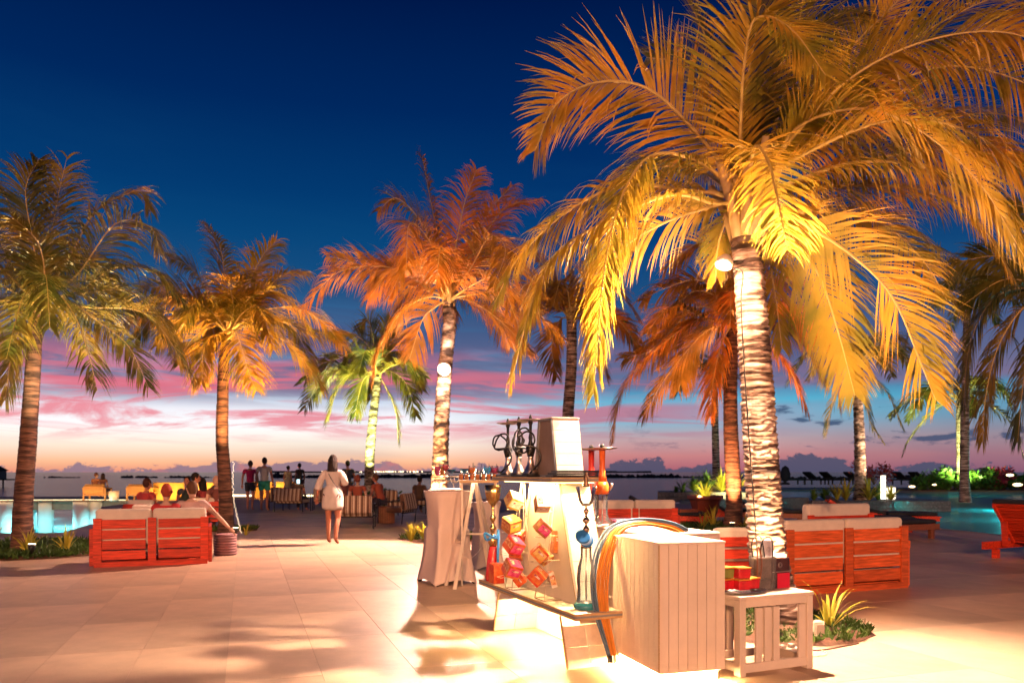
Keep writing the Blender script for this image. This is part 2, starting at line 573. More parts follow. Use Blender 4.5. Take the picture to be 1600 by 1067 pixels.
M_ROCK = mat('sea_rock', (.02, .02, .022), .9, .3, 2, .5)
M_GLOWW = glow_mat('lamp_lens', (1.0, .86, .66), 40)
M_GLOWS = glow_mat('uplight_lens', (1.0, .74, .42), 14)
M_LED = glow_mat('led_strip', (1.0, .74, .40), 3.0)
M_LEDY = glow_mat('shelf_led', (1.0, .66, .24), 6)
M_FAIRY = glow_mat('fairy_bulb', (1.0, .68, .42), 4)


def bark_mat(name, zs, dark, mid, light):
    m = D.materials.new(name); m.use_nodes = True
    nt = m.node_tree; N = nt.nodes.new; L = nt.links.new; b = nt.nodes['Principled BSDF']
    tc = N('ShaderNodeTexCoord'); mp = N('ShaderNodeMapping'); mp.inputs['Scale'].default_value = (1.6, 1.6, zs)
    L(tc.outputs['Object'], mp.inputs[0])
    nz = N('ShaderNodeTexNoise'); nz.inputs['Scale'].default_value = 1.5; nz.inputs['Detail'].default_value = 8; nz.inputs['Roughness'].default_value = .65
    L(mp.outputs[0], nz.inputs['Vector'])
    cr = N('ShaderNodeValToRGB')
    e = cr.color_ramp.elements; e[0].position = .42; e[0].color = dark + (1,); e[1].position = .64; e[1].color = light + (1,)
    k = e.new(.50); k.color = mid + (1,)
    L(nz.outputs[0], cr.inputs[0]); L(cr.outputs[0], b.inputs['Base Color'])
    b.inputs['Roughness'].default_value = .85
    bp = N('ShaderNodeBump'); bp.inputs['Strength'].default_value = .7; bp.inputs['Distance'].default_value = .02
    L(nz.outputs[0], bp.inputs['Height']); L(bp.outputs[0], b.inputs['Normal'])
    return m


M_BARK = bark_mat('palm_bark', 16, (.035, .018, .012), (.24, .15, .11), (.60, .46, .38))  # dark bands add painted ledge shade to the bark's own tone
M_BARKD = bark_mat('brown_palm_bark', 12, (.03, .012, .008), (.10, .045, .026), (.22, .10, .06))
M_BARKF = bark_mat('banded_palm_bark', 5, (.02, .012, .008), (.20, .14, .09), (.66, .54, .42))  # strong bands put the uplit look of the rings into the bark colour


# ------------------------------------------------------------------ ground, water
GA = R(18.5)
EU = V((math.cos(GA), math.sin(GA), 0))
EV = V((-math.sin(GA), math.cos(GA), 0))


def uv2(u, v): return EU * u + EV * v


# outline of the paved plaza
plaza = [(-60, -25), (60, -25), (60, 17.0), tuple(G(1600, 838))[:2], tuple(G(1420, 820))[:2], (9.3, 21.5), (8.2, 26), (8.4, 33),
         (3.0, 38), (-7, 43.5), (-17, 44.0), (-17.0, 37.2), (-16.0, 31),
         tuple(G(158, 813))[:2], tuple(G(96, 832))[:2], (-60, 17.9)]
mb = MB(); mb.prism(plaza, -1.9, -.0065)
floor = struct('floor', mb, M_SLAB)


def in_poly(x, y, poly):
    c = False
    j = len(poly) - 1
    for i in range(len(poly)):
        xi, yi = poly[i]; xj, yj = poly[j]
        if (yi > y) != (yj > y) and x < (xj - xi) * (y - yi) / (yj - yi) + xi: c = not c
        j = i
    return c


TS, TL_, U0, V0 = .613, 1.226, .485, 5.419
beds = [(2.32, 6.9, .74), (-8.3, 13.6, 1.7), (-1.35, 16.2, .95), (5.15, 18.8, 1.35), (-6.2, 32.2, 1.5), (-6.5, 18.4, .6)]


def tile_mesh(w, l):
    m = MB(); g = .0014
    m.box((w / 2, l / 2, -.006), (w - 2 * g, l - 2 * g, .012))
    me = m.mesh('floor_tile'); me.materials.append(M_TILE)
    return me


tm = tile_mesh(TS, TL_)
cands = []
for i in range(-60, 60):
    for j in range(-4, 30):
        u, v = U0 + i * TS, V0 + j * TL_
        c = uv2(u + TS / 2, v + TL_ / 2)
        if c.y < .8 or c.y > 26: continue
        cs = [uv2(u + a, v + b) for a in (0, TS) for b in (0, TL_)]
        if not all(in_poly(q.x, q.y, plaza) for q in cs): continue
        if abs(c.x) > c.y * .75 + 2.5: continue
        cands.append((c.length, i, j, u, v))
cands.sort()
inview = [q for q in cands if 4.2 < uv2(q[3] + TS / 2, q[4] + TL_ / 2).y and abs(uv2(q[3], q[4]).x) < uv2(q[3], q[4]).y * .70 + .6]
near = set((q[1], q[2]) for q in inview[:290])
rest = MB()
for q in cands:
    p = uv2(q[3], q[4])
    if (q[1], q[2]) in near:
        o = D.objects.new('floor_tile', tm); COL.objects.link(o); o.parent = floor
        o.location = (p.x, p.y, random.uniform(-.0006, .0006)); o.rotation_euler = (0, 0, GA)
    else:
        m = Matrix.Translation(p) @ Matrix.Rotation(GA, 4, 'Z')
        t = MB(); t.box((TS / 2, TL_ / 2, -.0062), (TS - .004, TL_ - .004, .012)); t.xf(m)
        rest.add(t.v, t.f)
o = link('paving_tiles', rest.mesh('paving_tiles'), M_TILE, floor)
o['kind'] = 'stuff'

# grout bed just under the tiles shows in the joints
M_SEA = water_mat('sea_water', None, .48, .10, .45, (.35, 1.2, 1), deep=(.03, .14, .24), scale=.9)
sea = MB()
ys = [-40, 30, 60, 120, 300, 900, 3000, 9000]
for a, b in zip(ys, ys[1:]):
    w = 120 + b * 1.6
    sea.add([(-w, a, -1.75), (w, a, -1.75), (w, b, -1.75), (-w, b, -1.75)], [(0, 1, 2, 3)])
struct('sea', sea, M_SEA)

# shallow lit lagoon left
M_LAG = water_mat('lagoon_water', (.35, .92, .96), .65, .10, .35, (.5, 1.6, 1), scale=1.6)
mb = MB(); mb.add([(-75, 17.92, -1.6), (-10.6, 17.92, -1.6), (-13.6, 60, -1.6), (-75, 60, -1.6)], [(0, 1, 2, 3)])
struct('lagoon', mb, M_LAG)
M_SAND = mat('lagoon_bed', (.12, .50, .56), .9, .15, .6)
mb = MB(); mb.add([(-75, 17.92, -1.74), (-10.6, 17.92, -1.74), (-13.6, 60, -1.74), (-75, 60, -1.74)], [(0, 1, 2, 3)])
struct('lagoon_bed', mb, M_SAND)

# swimming pool on the right
M_POOL = water_mat('pool_water', (.25, .85, .85), .55, .07, .22, (.6, 2.0, 1), scale=2.2)
poolp = [(8.0, 26), (9.2, 21.7)] + [tuple(G(1420, 820))[:2], tuple(G(1600, 838))[:2], (60, 16.8), (90, 70), (22, 72), (8.6, 40)]
mb = MB(); n = len(poolp); mb.add([(x, y, -.10) for x, y in poolp], [tuple(range(n))])
struct('pool_water', mb, M_POOL)
mb = MB(); mb.add([(x, y, -.94) for x, y in poolp], [tuple(range(n))])
struct('pool_floor', mb, mat('pool_tile', (.05, .36, .40), .5, .15, 3))
# low far rim of the pool
mb = MB()
for a, b in (((8.4, 26), (8.6, 40)), ((8.6, 40), (22, 72)), ((22, 72), (90, 70))):
    mb.bar((a[0], a[1], -.2), (b[0], b[1], -.2), .35, .30)
struct('pool_rim', mb, mat('pool_rim_stone', (.10, .10, .11), .5, .2, 6))


# beds of soil and ground cover round the palms
def bed(x, y, r, n=500, hgt=.10, seed=1, m=M_GRASS, inner=0.0, lush=1.0):
    rnd = random.Random(seed)
    base = MB()
    ring = [(x + (r + rnd.uniform(-.04, .04) * r) * math.cos(a * PI / 20), y + (r + rnd.uniform(-.04, .04) * r) * math.sin(a * PI / 20)) for a in range(40)]
    k = len(ring)
    vs = [(px, py, .004) for px, py in ring] + [(x + (px - x) * .8, y + (py - y) * .8, .045) for px, py in ring] + [(x, y, .07)]
    fs = [(i, (i + 1) % k, k + (i + 1) % k, k + i) for i in range(k)] + [(k + i, k + (i + 1) % k, 2 * k) for i in range(k)]
    base.add(vs, fs)
    struct('soil_bed', base, M_DIRT)
    g = MB()
    for _ in range(n):
        a = rnd.uniform(0, 2 * PI); q = r * math.sqrt(rnd.uniform(inner, 1)) * .97
        p = V((x + q * math.cos(a), y + q * math.sin(a), .03))
        for _ in range(3):
            dirv = V((rnd.gauss(0, .6), rnd.gauss(0, .6), rnd.uniform(.4, 1.2))).normalized() * hgt * rnd.uniform(.5, 1.3)
            sd = V((-dirv.y, dirv.x, rnd.uniform(-.2, .2))).normalized() * hgt * .16 * lush
            g.add([p - sd, p + sd, p + dirv * .6 + sd * 1.1, p + dirv, p + dirv * .6 - sd * 1.1], [(0, 1, 2, 3, 4)])
    o = link('ground_cover', g.mesh('ground_cover'), m)
    o['kind'] = 'stuff'; o['label'] = 'low green ground cover in a round planting bed'
    return o


# ------------------------------------------------------------------ palms
def frond(parent, pts, roll=0.0, nl=60, lmax=.62, droop=.35, wid=.028, m=M_LEAF, rr=.022, seed=0, spread=58, skip=.0):
    rnd = random.Random(seed)
    path = crv(pts, 6)
    # arc length table
    acc = [0.0]
    for a, b in zip(path, path[1:]): acc.append(acc[-1] + (b - a).length)
    tot = acc[-1]

    def at(s):
        s = max(0, min(1, s)) * tot
        lo = 0
        while lo < len(acc) - 2 and acc[lo + 1] < s: lo += 1
        t = (s - acc[lo]) / max(1e-6, acc[lo + 1] - acc[lo])
        return path[lo].lerp(path[lo + 1], t), (path[lo + 1] - path[lo]).normalized()
    head = path[-1] - path[0]
    hv = V((head.x, head.y, 0))
    if hv.length < .15: hv = V((0, -1, 0))
    hv.normalize()
    S0 = hv.cross(V((0, 0, 1))).normalized()
    rb = MB()
    nseg = len(path)
    rb.tube(path, [rr * (1 - .85 * (i / (nseg - 1))) * (1.0 + 1.6 * max(0, .12 - i / (nseg - 1)) / .12) for i in range(nseg)], 6)
    fr = part('frond', rb, M_RACH, parent)
    lb = MB()
    twist = rnd.uniform(-.25, .25)
    for side in (-1, 1):
        for i in range(nl):
            s = .13 + .87 * (i + rnd.uniform(-.3, .3)) / nl
            if rnd.random() < skip: continue
            gapn = mnoise.noise(V((s * 9.0, side * 3.1, seed * 1.37)))
            if gapn > .42: continue
            torn = rnd.random() < .05
            p, T = at(s)
            S = (S0 - T * S0.dot(T))
            if S.length < 1e-3: S = T.orthogonal()
            S.normalize()
            rot = Matrix.Rotation(roll + twist * s, 3, T)
            S = rot @ S
            Nn = S.cross(T).normalized()
            if Nn.z < 0 and abs(roll) < .5: pass
            prof = min(1, (s - .05) / .22) ** .8 * (1 - max(0, (s - .45) / .55) ** 1.8 * .68)
            ln = lmax * prof * rnd.uniform(.82, 1.1)
            fa = R(spread - 26 * s + rnd.uniform(-6, 6))
            d = (S * side * math.sin(fa) + T * math.cos(fa) + Nn * rnd.uniform(.02, .26)).normalized()
            seg = 5
            q = p.copy()
            st = ln / seg
            wv0 = T
            vs = []
            g = droop * rnd.uniform(.5, 1.6) * (1 + .8 * abs(gapn)) + (1.2 if torn else 0)
            if torn: ln *= .6; st = ln / seg
            w = wid * rnd.uniform(.8, 1.2)
            for k in range(seg + 1):
                wp = (.45, 1, .95, .75, .42, .04)[k] * w * .5
                wv = (wv0 - d * wv0.dot(d))
                if wv.length < 1e-3: wv = d.orthogonal()
                wv.normalize()
                vs.append(q - wv * wp); vs.append(q + wv * wp)
                d = (d + V((0, 0, -1)) * g * (k + .6) / seg * .75).normalized()
                q = q + d * st
            lb.add(vs, [(2 * k, 2 * k + 1, 2 * k + 3, 2 * k + 2) for k in range(seg)], False)
    o = part('leaflets', lb, m, fr)
    return fr


def trunk_mb(pts, r0, r1, rings=60, n=20, bumpy=.06, seed=0, flare=1.35):
    rnd = random.Random(seed)
    path = crv(pts, 12)
    acc = [0.0]
    for a, b in zip(path, path[1:]): acc.append(acc[-1] + (b - a).length)
    tot = acc[-1]
    mb = MB(); vs = []; fs = []
    K = rings * 4
    lo = 0
    for k in range(K + 1):
        s = k / K * tot
        while lo < len(acc) - 2 and acc[lo + 1] < s: lo += 1
        t = (s - acc[lo]) / max(1e-6, acc[lo + 1] - acc[lo])
        c = path[lo].lerp(path[lo + 1], t)
        f = k / K
        r = (r0 + (r1 - r0) * f) * (1 + (flare - 1) * math.exp(-f * 16))
        for j in range(n):
            a = 2 * PI * j / n
            w = mnoise.noise(V((math.cos(a) * 1.3, math.sin(a) * 1.3, k * .11 + seed * 7)))
            ph = (k / 4 + w * 1.1) % 1.0
            b = (ph if ph < .78 else (1 - ph) / .22 * .78)       # each old leaf scar steps outward then cuts back
            q = r * (1 + bumpy * (b - .4) + .035 * w + bumpy * .5 * mnoise.noise(V((math.cos(a) * 4, math.sin(a) * 4, k * .5))))
            vs.append(c + V((math.cos(a) * q, math.sin(a) * q, 0)))
    for k in range(K):
        for j in range(n):
            fs.append((k * n + j, k * n + (j + 1) % n, (k + 1) * n + (j + 1) % n, (k + 1) * n + j))
    mb.add(vs, fs, True)
    return mb


def palm(label, base, hubpx, d, tr, r0, r1, fronds, nl=48, lmax=.62, leafm=M_LEAF, wid=.03, rings=40, seed=1, extra=0, exlen=2.0, droop=.4, group='coconut palms on the terrace', clutter=True, skip=0.05, bumpy=.06, bark=None):
    """fronds: list of (pixel points, depth offset at the tip, roll)"""
    hub = P(hubpx[0], hubpx[1], d)
    t = thing('palm_tree', label, 'palm tree', base, 0, group)
    b = V(base)
    pts = [V((0, 0, -.02))] + [P(px, py, d) - b for px, py in tr] + [hub - b]
    part('trunk', trunk_mb(pts, r0, r1, rings, 18 if nl < 60 else 28, bumpy, seed), bark or M_BARK, t)
    rnd = random.Random(seed)
    hb = hub - b
    # fibrous heart where the fronds leave the trunk
    hm = MB()
    for i in range(16):
        a = rnd.uniform(0, 2 * PI); sp = rnd.uniform(.05, .28)
        v = V((math.cos(a) * sp, math.sin(a) * sp, rnd.uniform(.15, .5)))
        hm.tube([hb + V((math.cos(a) * r1 * .5, math.sin(a) * r1 * .5, -.12)), hb + v * .5, hb + v], [r1 * .55, r1 * .38, r1 * .12], 6)
    part('crown_heart', hm, M_RACH, t)
    for i, fd in enumerate(fronds):
        pp, dd, roll = fd[:3]
        kw = fd[3] if len(fd) > 3 else {}
        q = [hb + V((0, 0, .05))]
        n = len(pp)
        for k, (px, py) in enumerate(pp):
            f = (k + 1) / n
            q.append(P(px, py, d + dd * f) - b)
        a = dict(nl=nl, lmax=lmax, droop=droop, wid=wid, m=leafm, seed=seed * 100 + i, rr=r1 * .17, skip=skip)
        a.update(kw)
        frond(t, q, roll, **a)
    for i in range(extra):
        a = 2 * PI * (i + rnd.uniform(-.3, .3)) / extra
        ln = exlen * rnd.uniform(.8, 1.1); el = rnd.uniform(-.1, 1.1)
        hv = V((math.cos(a), math.sin(a), 0))
        p1 = hb + hv * ln * .33 * math.cos(el) + V((0, 0, ln * .36 * math.sin(el) + .1))
        p2 = hb + hv * ln * .68 * math.cos(el * .8) + V((0, 0, ln * .45 * math.sin(el) + .02))
        p3 = hb + hv * ln * (.95 * math.cos(el * .6)) + V((0, 0, ln * (.5 * math.sin(el) - .38)))
        frond(t, [hb, p1, p2, p3], rnd.uniform(-.4, .4), nl=nl, lmax=lmax, droop=droop, wid=wid, m=leafm, seed=seed * 100 + 50 + i, rr=r1 * .17, skip=skip)
    return t, hub


def floodlight(label, loc, aim, s=1.0):
    t = thing('floodlight', label, 'floodlight', loc, 0, 'lamps on the palm trunks')
    q = (V(aim) - V(loc)).to_track_quat('-Z', 'Y').to_matrix()
    hb = MB(); hb.lathe([(.05 * s, .09 * s), (.085 * s, .04 * s), (.09 * s, -.02 * s), (.082 * s, -.02 * s), (.078 * s, .03 * s)], (0, 0, 0), 16)
    hb.v = [tuple(q @ V(v)) for v in hb.v]
    part('housing', hb, M_WHITE, t)
    lb = MB(); lb.lathe([(.076 * s, -.012 * s), (.05 * s, -.018 * s), (.001, -.02 * s)], (0, 0, 0), 16)
    lb.v = [tuple(q @ V(v)) for v in lb.v]
    part('lens', lb, M_GLOWW, t)
    return t


def uplight(px, py, label, power, col=(1.0, .66, .36), target=None, loc=None, cone=70, size=.04, z=.10):
    p = V(loc) if loc is not None else G(px, py)
    t = thing('ground_spotlight', label, 'spotlight', p, 0, 'spotlights at the palm feet')
    tg = V(target) if target is not None else p + V((0, 0, 3))
    dirv = (tg - p).normalized()
    c = V((0, 0, z))
    hb = MB(); hb.tube([c - dirv * .07, c + dirv * .05], [.045, .055], 12, True)
    hb.bar((0, 0, 0), (0, 0, z), .02)
    part('housing', hb, M_BLACKM, t)
    lb = MB(); lb.tube([c + dirv * .0505, c + dirv * .056], .05, 12, True)
    part('lens', lb, M_GLOWS, t)
    lamp('SPOT', 'ground_spotlight_beam', p + c + dirv * .09, power, col, tg, size, cone, .5)
    return t


# ------------------------------------------------------------------ the palms
# big palm in front on the right
bg_ = dict(nl=92, lmax=.60, wid=.030)
big_fronds = [
    ([(1085, 205), (1010, 138), (930, 130), (868, 165), (836, 236)], -.6, .95, dict(lmax=0.69, droop=.22)),
    ([(1157, 235), (1162, 110), (1180, 30), (1235, 45), (1290, 118)], -1.2, .15, dict(lmax=0.74, droop=.25)),
    ([(1085, 250), (1015, 245), (968, 318), (942, 440), (927, 615)], -.9, -.3, dict(lmax=0.58, droop=.75)),
    ([(1070, 297), (972, 290), (885, 332), (812, 400), (774, 470)], .5, .25, dict(lmax=0.56, droop=.7)),
    ([(1120, 318), (1050, 305), (940, 349), (850, 425), (797, 600)], -.7, .1, dict(lmax=0.52, droop=.8)),
    ([(1115, 322), (1030, 352), (962, 402), (930, 500)], .3, .5, dict(lmax=0.58, droop=.7)),
    ([(1178, 232), (1200, 252), (1217, 320), (1230, 392)], -1.5, 0, dict(lmax=0.62, droop=.35, nl=70)),
    ([(1220, 335), (1260, 352), (1335, 402), (1395, 465), (1440, 570), (1462, 625)], -.3, -.85, dict(lmax=0.69, droop=.28)),
    ([(1212, 345), (1238, 372), (1280, 430), (1310, 520), (1336, 618)], .5, -.55, dict(lmax=0.67, droop=.4)),
    ([(1190, 350), (1208, 440), (1222, 545)], .8, .3, dict(lmax=0.52, droop=.5, nl=60)),
    ([(1200, 270), (1240, 205), (1300, 176), (1365, 172), (1440, 205), (1530, 285), (1600, 400)], -.8, -.35, dict(lmax=0.69, droop=.75)),
    ([(1235, 235), (1357, 148), (1425, 118), (1500, 104), (1600, 130), (1680, 190)], .4, -.75, dict(lmax=0.65, droop=.55)),
    ([(1210, 250), (1262, 168), (1330, 75), (1400, 5), (1450, -60)], .8, .7, dict(lmax=0.69, droop=.25)),
    ([(1210, 240), (1300, 160), (1400, 80), (1520, 10), (1640, -30)], 1.1, .6, dict(lmax=0.74, droop=.3)),
    ([(1215, 300), (1300, 262), (1410, 240), (1513, 235), (1640, 262)], .3, -.1, dict(lmax=0.74, droop=.9)),
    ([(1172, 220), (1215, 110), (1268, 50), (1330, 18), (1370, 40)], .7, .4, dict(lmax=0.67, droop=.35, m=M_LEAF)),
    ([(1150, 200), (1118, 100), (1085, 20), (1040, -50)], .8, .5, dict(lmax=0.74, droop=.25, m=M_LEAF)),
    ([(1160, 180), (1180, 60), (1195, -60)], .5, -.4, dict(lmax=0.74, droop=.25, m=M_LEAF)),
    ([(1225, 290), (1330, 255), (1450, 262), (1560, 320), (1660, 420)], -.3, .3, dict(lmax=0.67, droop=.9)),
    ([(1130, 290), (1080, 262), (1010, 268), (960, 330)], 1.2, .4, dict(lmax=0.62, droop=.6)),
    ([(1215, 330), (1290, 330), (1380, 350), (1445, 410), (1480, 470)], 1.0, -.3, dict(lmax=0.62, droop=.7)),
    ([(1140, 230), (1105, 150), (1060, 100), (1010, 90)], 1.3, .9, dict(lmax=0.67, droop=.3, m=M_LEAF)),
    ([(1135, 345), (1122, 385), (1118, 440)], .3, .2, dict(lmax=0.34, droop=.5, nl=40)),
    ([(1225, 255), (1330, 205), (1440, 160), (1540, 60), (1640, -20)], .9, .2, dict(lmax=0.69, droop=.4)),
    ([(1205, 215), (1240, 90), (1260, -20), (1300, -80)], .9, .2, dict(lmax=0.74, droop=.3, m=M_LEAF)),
    ([(1240, 250), (1380, 190), (1500, 200), (1600, 270), (1680, 380)], -1.0, -.2, dict(lmax=.66, droop=.6)),
    ([(1230, 225), (1320, 130), (1430, 70), (1560, 50), (1690, 90)], -.9, -.5, dict(lmax=.66, droop=.45)),
    ([(1225, 300), (1340, 290), (1450, 300), (1530, 350), (1580, 430)], .9, .6, dict(lmax=.62, droop=.8)),
    ([(1230, 300), (1350, 225), (1460, 190), (1570, 180), (1680, 240)], 1.3, -.2, dict(lmax=0.67, droop=.7)),
]
base = V((2.42, 6.92, 0))
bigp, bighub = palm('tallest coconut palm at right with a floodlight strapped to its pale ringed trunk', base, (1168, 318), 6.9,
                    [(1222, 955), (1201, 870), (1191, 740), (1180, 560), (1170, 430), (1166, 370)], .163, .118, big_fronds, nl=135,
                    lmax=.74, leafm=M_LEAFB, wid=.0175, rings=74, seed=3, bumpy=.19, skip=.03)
# boots of old fronds round the big crown
mb = MB()
for a_, ln in ((3.6, .62), (4.4, .50), (5.4, .55), (2.6, .5), (.3, .5), (4.9, .75)):
    c0 = bighub - base + V((math.cos(a_) * .10, math.sin(a_) * .10, -.30))
    mb.tube([c0, c0 + V((math.cos(a_) * .06, math.sin(a_) * .06, ln * .4)), c0 + V((math.cos(a_) * .22, math.sin(a_) * .22, ln))], [.06, .055, .03], 8)
part('leaf_boots', mb, mat('leaf_boot', (.62, .42, .18), .5, .2, 6), bigp)
# cable down the trunk
b_ = bigp.location
cable = MB()
cp = [P(x, y, 6.66) - b_ for x, y in ((1140, 418), (1160, 425), (1158, 470), (1162, 560), (1170, 680), (1178, 790), (1184, 880), (1190, 930))]
cable.tube(crv(cp, 5), .006, 5)
part('cable', cable, M_BLACKM, bigp)
floodlight('lit floodlight on the left side of the tallest palm trunk', P(1131, 413, 6.45), P(1131, 413, 6.45) + V((-.38, -.30, -1)), .80)
solo('lamp_bracket', MB().tube([P(1139, 411, 6.47), P(1152, 408, 6.62), P(1160, 408, 6.74)], .012, 6), M_BLACKM,
     'short dark bracket tying the floodlight to the tallest palm', 'bracket')
uplight(1232, 1000, 'spotlight at the foot of the tallest palm, behind the white side table', 700, (1, .58, .28), target=(2.30, 6.86, 2.6), loc=(2.10, 6.42, .06), cone=90)

fl = dict(nl=92, lmax=.86, wid=.024, droop=.55, extra=8, exlen=2.4)
# left edge palm
palm('leftmost palm with a brown trunk leaning right above the lagoon', G(36, 866), (60, 478), 13.3,
     [(36, 790), (43, 700), (50, 600), (55, 520)], .155, .105,
     [([(40, 420), (20, 330), (-20, 270)], .3, .5), ([(75, 400), (90, 310), (105, 245)], .5, .6), ([(55, 400), (40, 300), (60, 250)], -.6, .2),
      ([(110, 400), (150, 330), (215, 300), (235, 330)], .3, .6), ([(120, 430), (180, 350), (235, 355), (250, 400)], -1.2, -.2),
      ([(130, 450), (180, 418), (240, 425), (285, 470)], .4, .1), ([(105, 470), (150, 500), (200, 540), (232, 605)], -.8, .2),
      ([(90, 460), (120, 500), (140, 560), (152, 610)], -1.6, -.4), ([(40, 500), (20, 545), (8, 625)], -.6, .2),
      ([(30, 470), (-15, 490), (-40, 560)], .5, .3), ([(10, 430), (-40, 380), (-80, 380)], .2, .3), ([(10, 400), (-20, 320), (-70, 280)], .9, .5),
      ([(120, 460), (200, 455), (255, 500), (285, 560)], 1.2, .5), ([(40, 460), (25, 500), (10, 560)], -1.8, .3), ([(70, 440), (60, 380), (20, 340)], -1.6, .0)],
     seed=11, rings=46, bark=M_BARKD, **fl)
# second palm
palm('palm behind the left red sofa with fairy lights down its dark trunk', G(354, 838), (357, 522), 16.6,
     [(352, 760), (347, 690), (348, 620), (350, 560)], .15, .10,
     [([(352, 450), (345, 390), (328, 355)], .5, .3), ([(385, 450), (410, 400), (432, 375)], .6, .6), ([(400, 470), (440, 430), (478, 425)], 1.0, .5),
      ([(330, 470), (300, 420), (260, 400)], .4, .5), ([(325, 480), (290, 460), (240, 475), (215, 510)], -1.0, .2),
      ([(330, 500), (300, 490), (265, 510), (245, 540)], -.3, .6), ([(345, 520), (320, 540), (315, 600)], -1.2, .3),
      ([(400, 490), (450, 480), (500, 500), (540, 545)], -.8, .1), ([(395, 510), (440, 530), (480, 570), (508, 610)], .3, .2),
      ([(400, 500), (450, 505), (500, 520), (548, 520)], 1.0, .5), ([(370, 520), (385, 570), (400, 610)], -1.4, .3),
      ([(365, 480), (360, 440), (385, 430)], -1.6, .2), ([(335, 510), (300, 530), (280, 570)], .8, .5), ([(320, 480), (270, 450), (215, 450)], .9, .9)],
     seed=21, rings=46, bark=M_BARKD, leafm=M_LEAFB, **fl)
# middle palm with the bright lamp
mpb = G(690, 842)
midp, _ = palm('middle palm with a starry bright floodlight on its trunk behind the cocktail tables', mpb, (702, 470), 16.0,
     [(686, 790), (688, 720), (691, 640), (696, 570), (702, 510)], .175, .125,
     [([(690, 400), (672, 310), (660, 245)], .5, .5), ([(710, 400), (725, 320), (745, 265)], .5, .7), ([(725, 400), (765, 330), (800, 290)], .9, .4),
      ([(750, 380), (790, 325), (845, 312)], .6, .6), ([(695, 420), (660, 350), (620, 310), (590, 330)], .5, .6),
      ([(690, 430), (670, 375), (640, 350), (635, 420)], -2.0, -.3), ([(670, 455), (620, 440), (550, 410), (510, 400)], .8, .9),
      ([(668, 450), (610, 418), (530, 425), (475, 480)], -.4, .5), ([(665, 465), (625, 490), (590, 550), (585, 590)], -.6, .2),
      ([(735, 420), (765, 370), (790, 390), (770, 450)], -2.2, -.2), ([(740, 460), (790, 455), (830, 480), (880, 530)], -.7, .3),
      ([(735, 470), (780, 500), (830, 550)], .6, .7), ([(680, 480), (660, 500), (640, 560)], 1.0, .8), ([(740, 420), (790, 400), (810, 440)], 1.0, .6)],
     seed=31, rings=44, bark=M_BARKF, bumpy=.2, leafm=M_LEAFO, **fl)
floodlight('starry bright floodlight on the middle palm trunk', P(694, 577, 15.75), P(694, 577, 15.75) + V((-.5, -1, -.5)), 1.5)
# small green-lit palm far behind
palm('small green-lit palm with pale bands round its slim leaning trunk', G(577, 793), (590, 586), 30.0,
     [(577, 760), (578, 710), (583, 650), (588, 610)], .19, .14,
     [([(585, 540), (575, 500), (560, 515)], .5, 1), ([(560, 550), (530, 560), (500, 570), (470, 600)], -.5, .6), ([(560, 580), (530, 600), (510, 660)], -1, .4),
      ([(550, 570), (510, 580), (475, 640)], .6, .8), ([(610, 550), (640, 570), (665, 590)], .4, .8), ([(610, 580), (635, 600), (650, 650)], -.6, .5),
      ([(600, 600), (618, 640), (622, 690)], .4, .4), ([(575, 540), (545, 520), (520, 530)], .8, .9), ([(605, 545), (625, 520), (640, 540)], .7, .6),
      ([(595, 560), (600, 520), (610, 495)], .6, .6), ([(570, 590), (560, 620), (555, 650)], .3, .3)],
     nl=72, lmax=1.05, wid=.038, seed=41, rings=36, bark=M_BARKF, bumpy=.22, extra=7, exlen=2.4)
# palm behind the cart
palm('palm with unlit grey trunk rising straight behind the black hookahs', V((1.72, 24.0, 0)), (893, 500), 24,
     [(884, 740), (887, 690), (888, 640), (893, 570)], .20, .15,
     [([(890, 440), (885, 400), (860, 360)], .5, .5), ([(870, 460), (830, 440), (800, 470)], .5, .8), ([(865, 480), (830, 500), (815, 560)], -.5, .5),
      ([(875, 500), (862, 540), (870, 590)], .4, .3), ([(920, 460), (960, 450), (1000, 500)], .5, .5), ([(925, 480), (965, 500), (1000, 545)], -.6, .7),
      ([(910, 500), (935, 550), (950, 590)], .4, .3), ([(905, 450), (930, 410), (960, 400)], .7, .6), ([(870, 450), (840, 400), (820, 395)], .7, .5)],
     nl=74, lmax=.95, wid=.034, seed=51, rings=30, leafm=M_LEAFO, extra=6, exlen=2.3)  # orange leaf colour stands in for lamplight on this crown
# orange palm behind the middle right
palm('broad orange-lit palm on the far terrace just left of the tallest palm', G(1144, 829), (1146, 508), 18.5,
     [(1147, 780), (1143, 700), (1141, 620), (1143, 555)], .19, .14,
     [([(1120, 400), (1090, 380), (1040, 420)], .5, .6), ([(1100, 440), (1040, 450), (1003, 470)], .6, .6), ([(1090, 480), (1020, 545), (975, 560)], .8, .9),
      ([(1090, 500), (1010, 560), (968, 620), (958, 690)], -.5, .1), ([(1100, 520), (1040, 590), (1005, 650)], .4, .4), ([(1110, 500), (1050, 480), (1010, 520)], -1.6, .0),
      ([(1130, 530), (1115, 590), (1110, 650)], -.9, .4), ([(1190, 480), (1260, 500), (1300, 560), (1312, 640)], -.5, .2), ([(1180, 520), (1230, 570), (1260, 640)], .4, .4),
      ([(1180, 440), (1240, 440), (1300, 480)], .6, .9), ([(1160, 420), (1180, 380), (1220, 360)], .6, .6), ([(1190, 500), (1250, 530), (1290, 600)], 1.0, .7),
      ([(1140, 420), (1130, 370), (1150, 340)], .6, .6), ([(1125, 510), (1080, 540), (1060, 610)], 1.0, .6)],
     seed=61, rings=40, bark=M_BARKD, nl=96, lmax=1.0, wid=.030, droop=.6, leafm=M_LEAFO, extra=6, exlen=2.4)
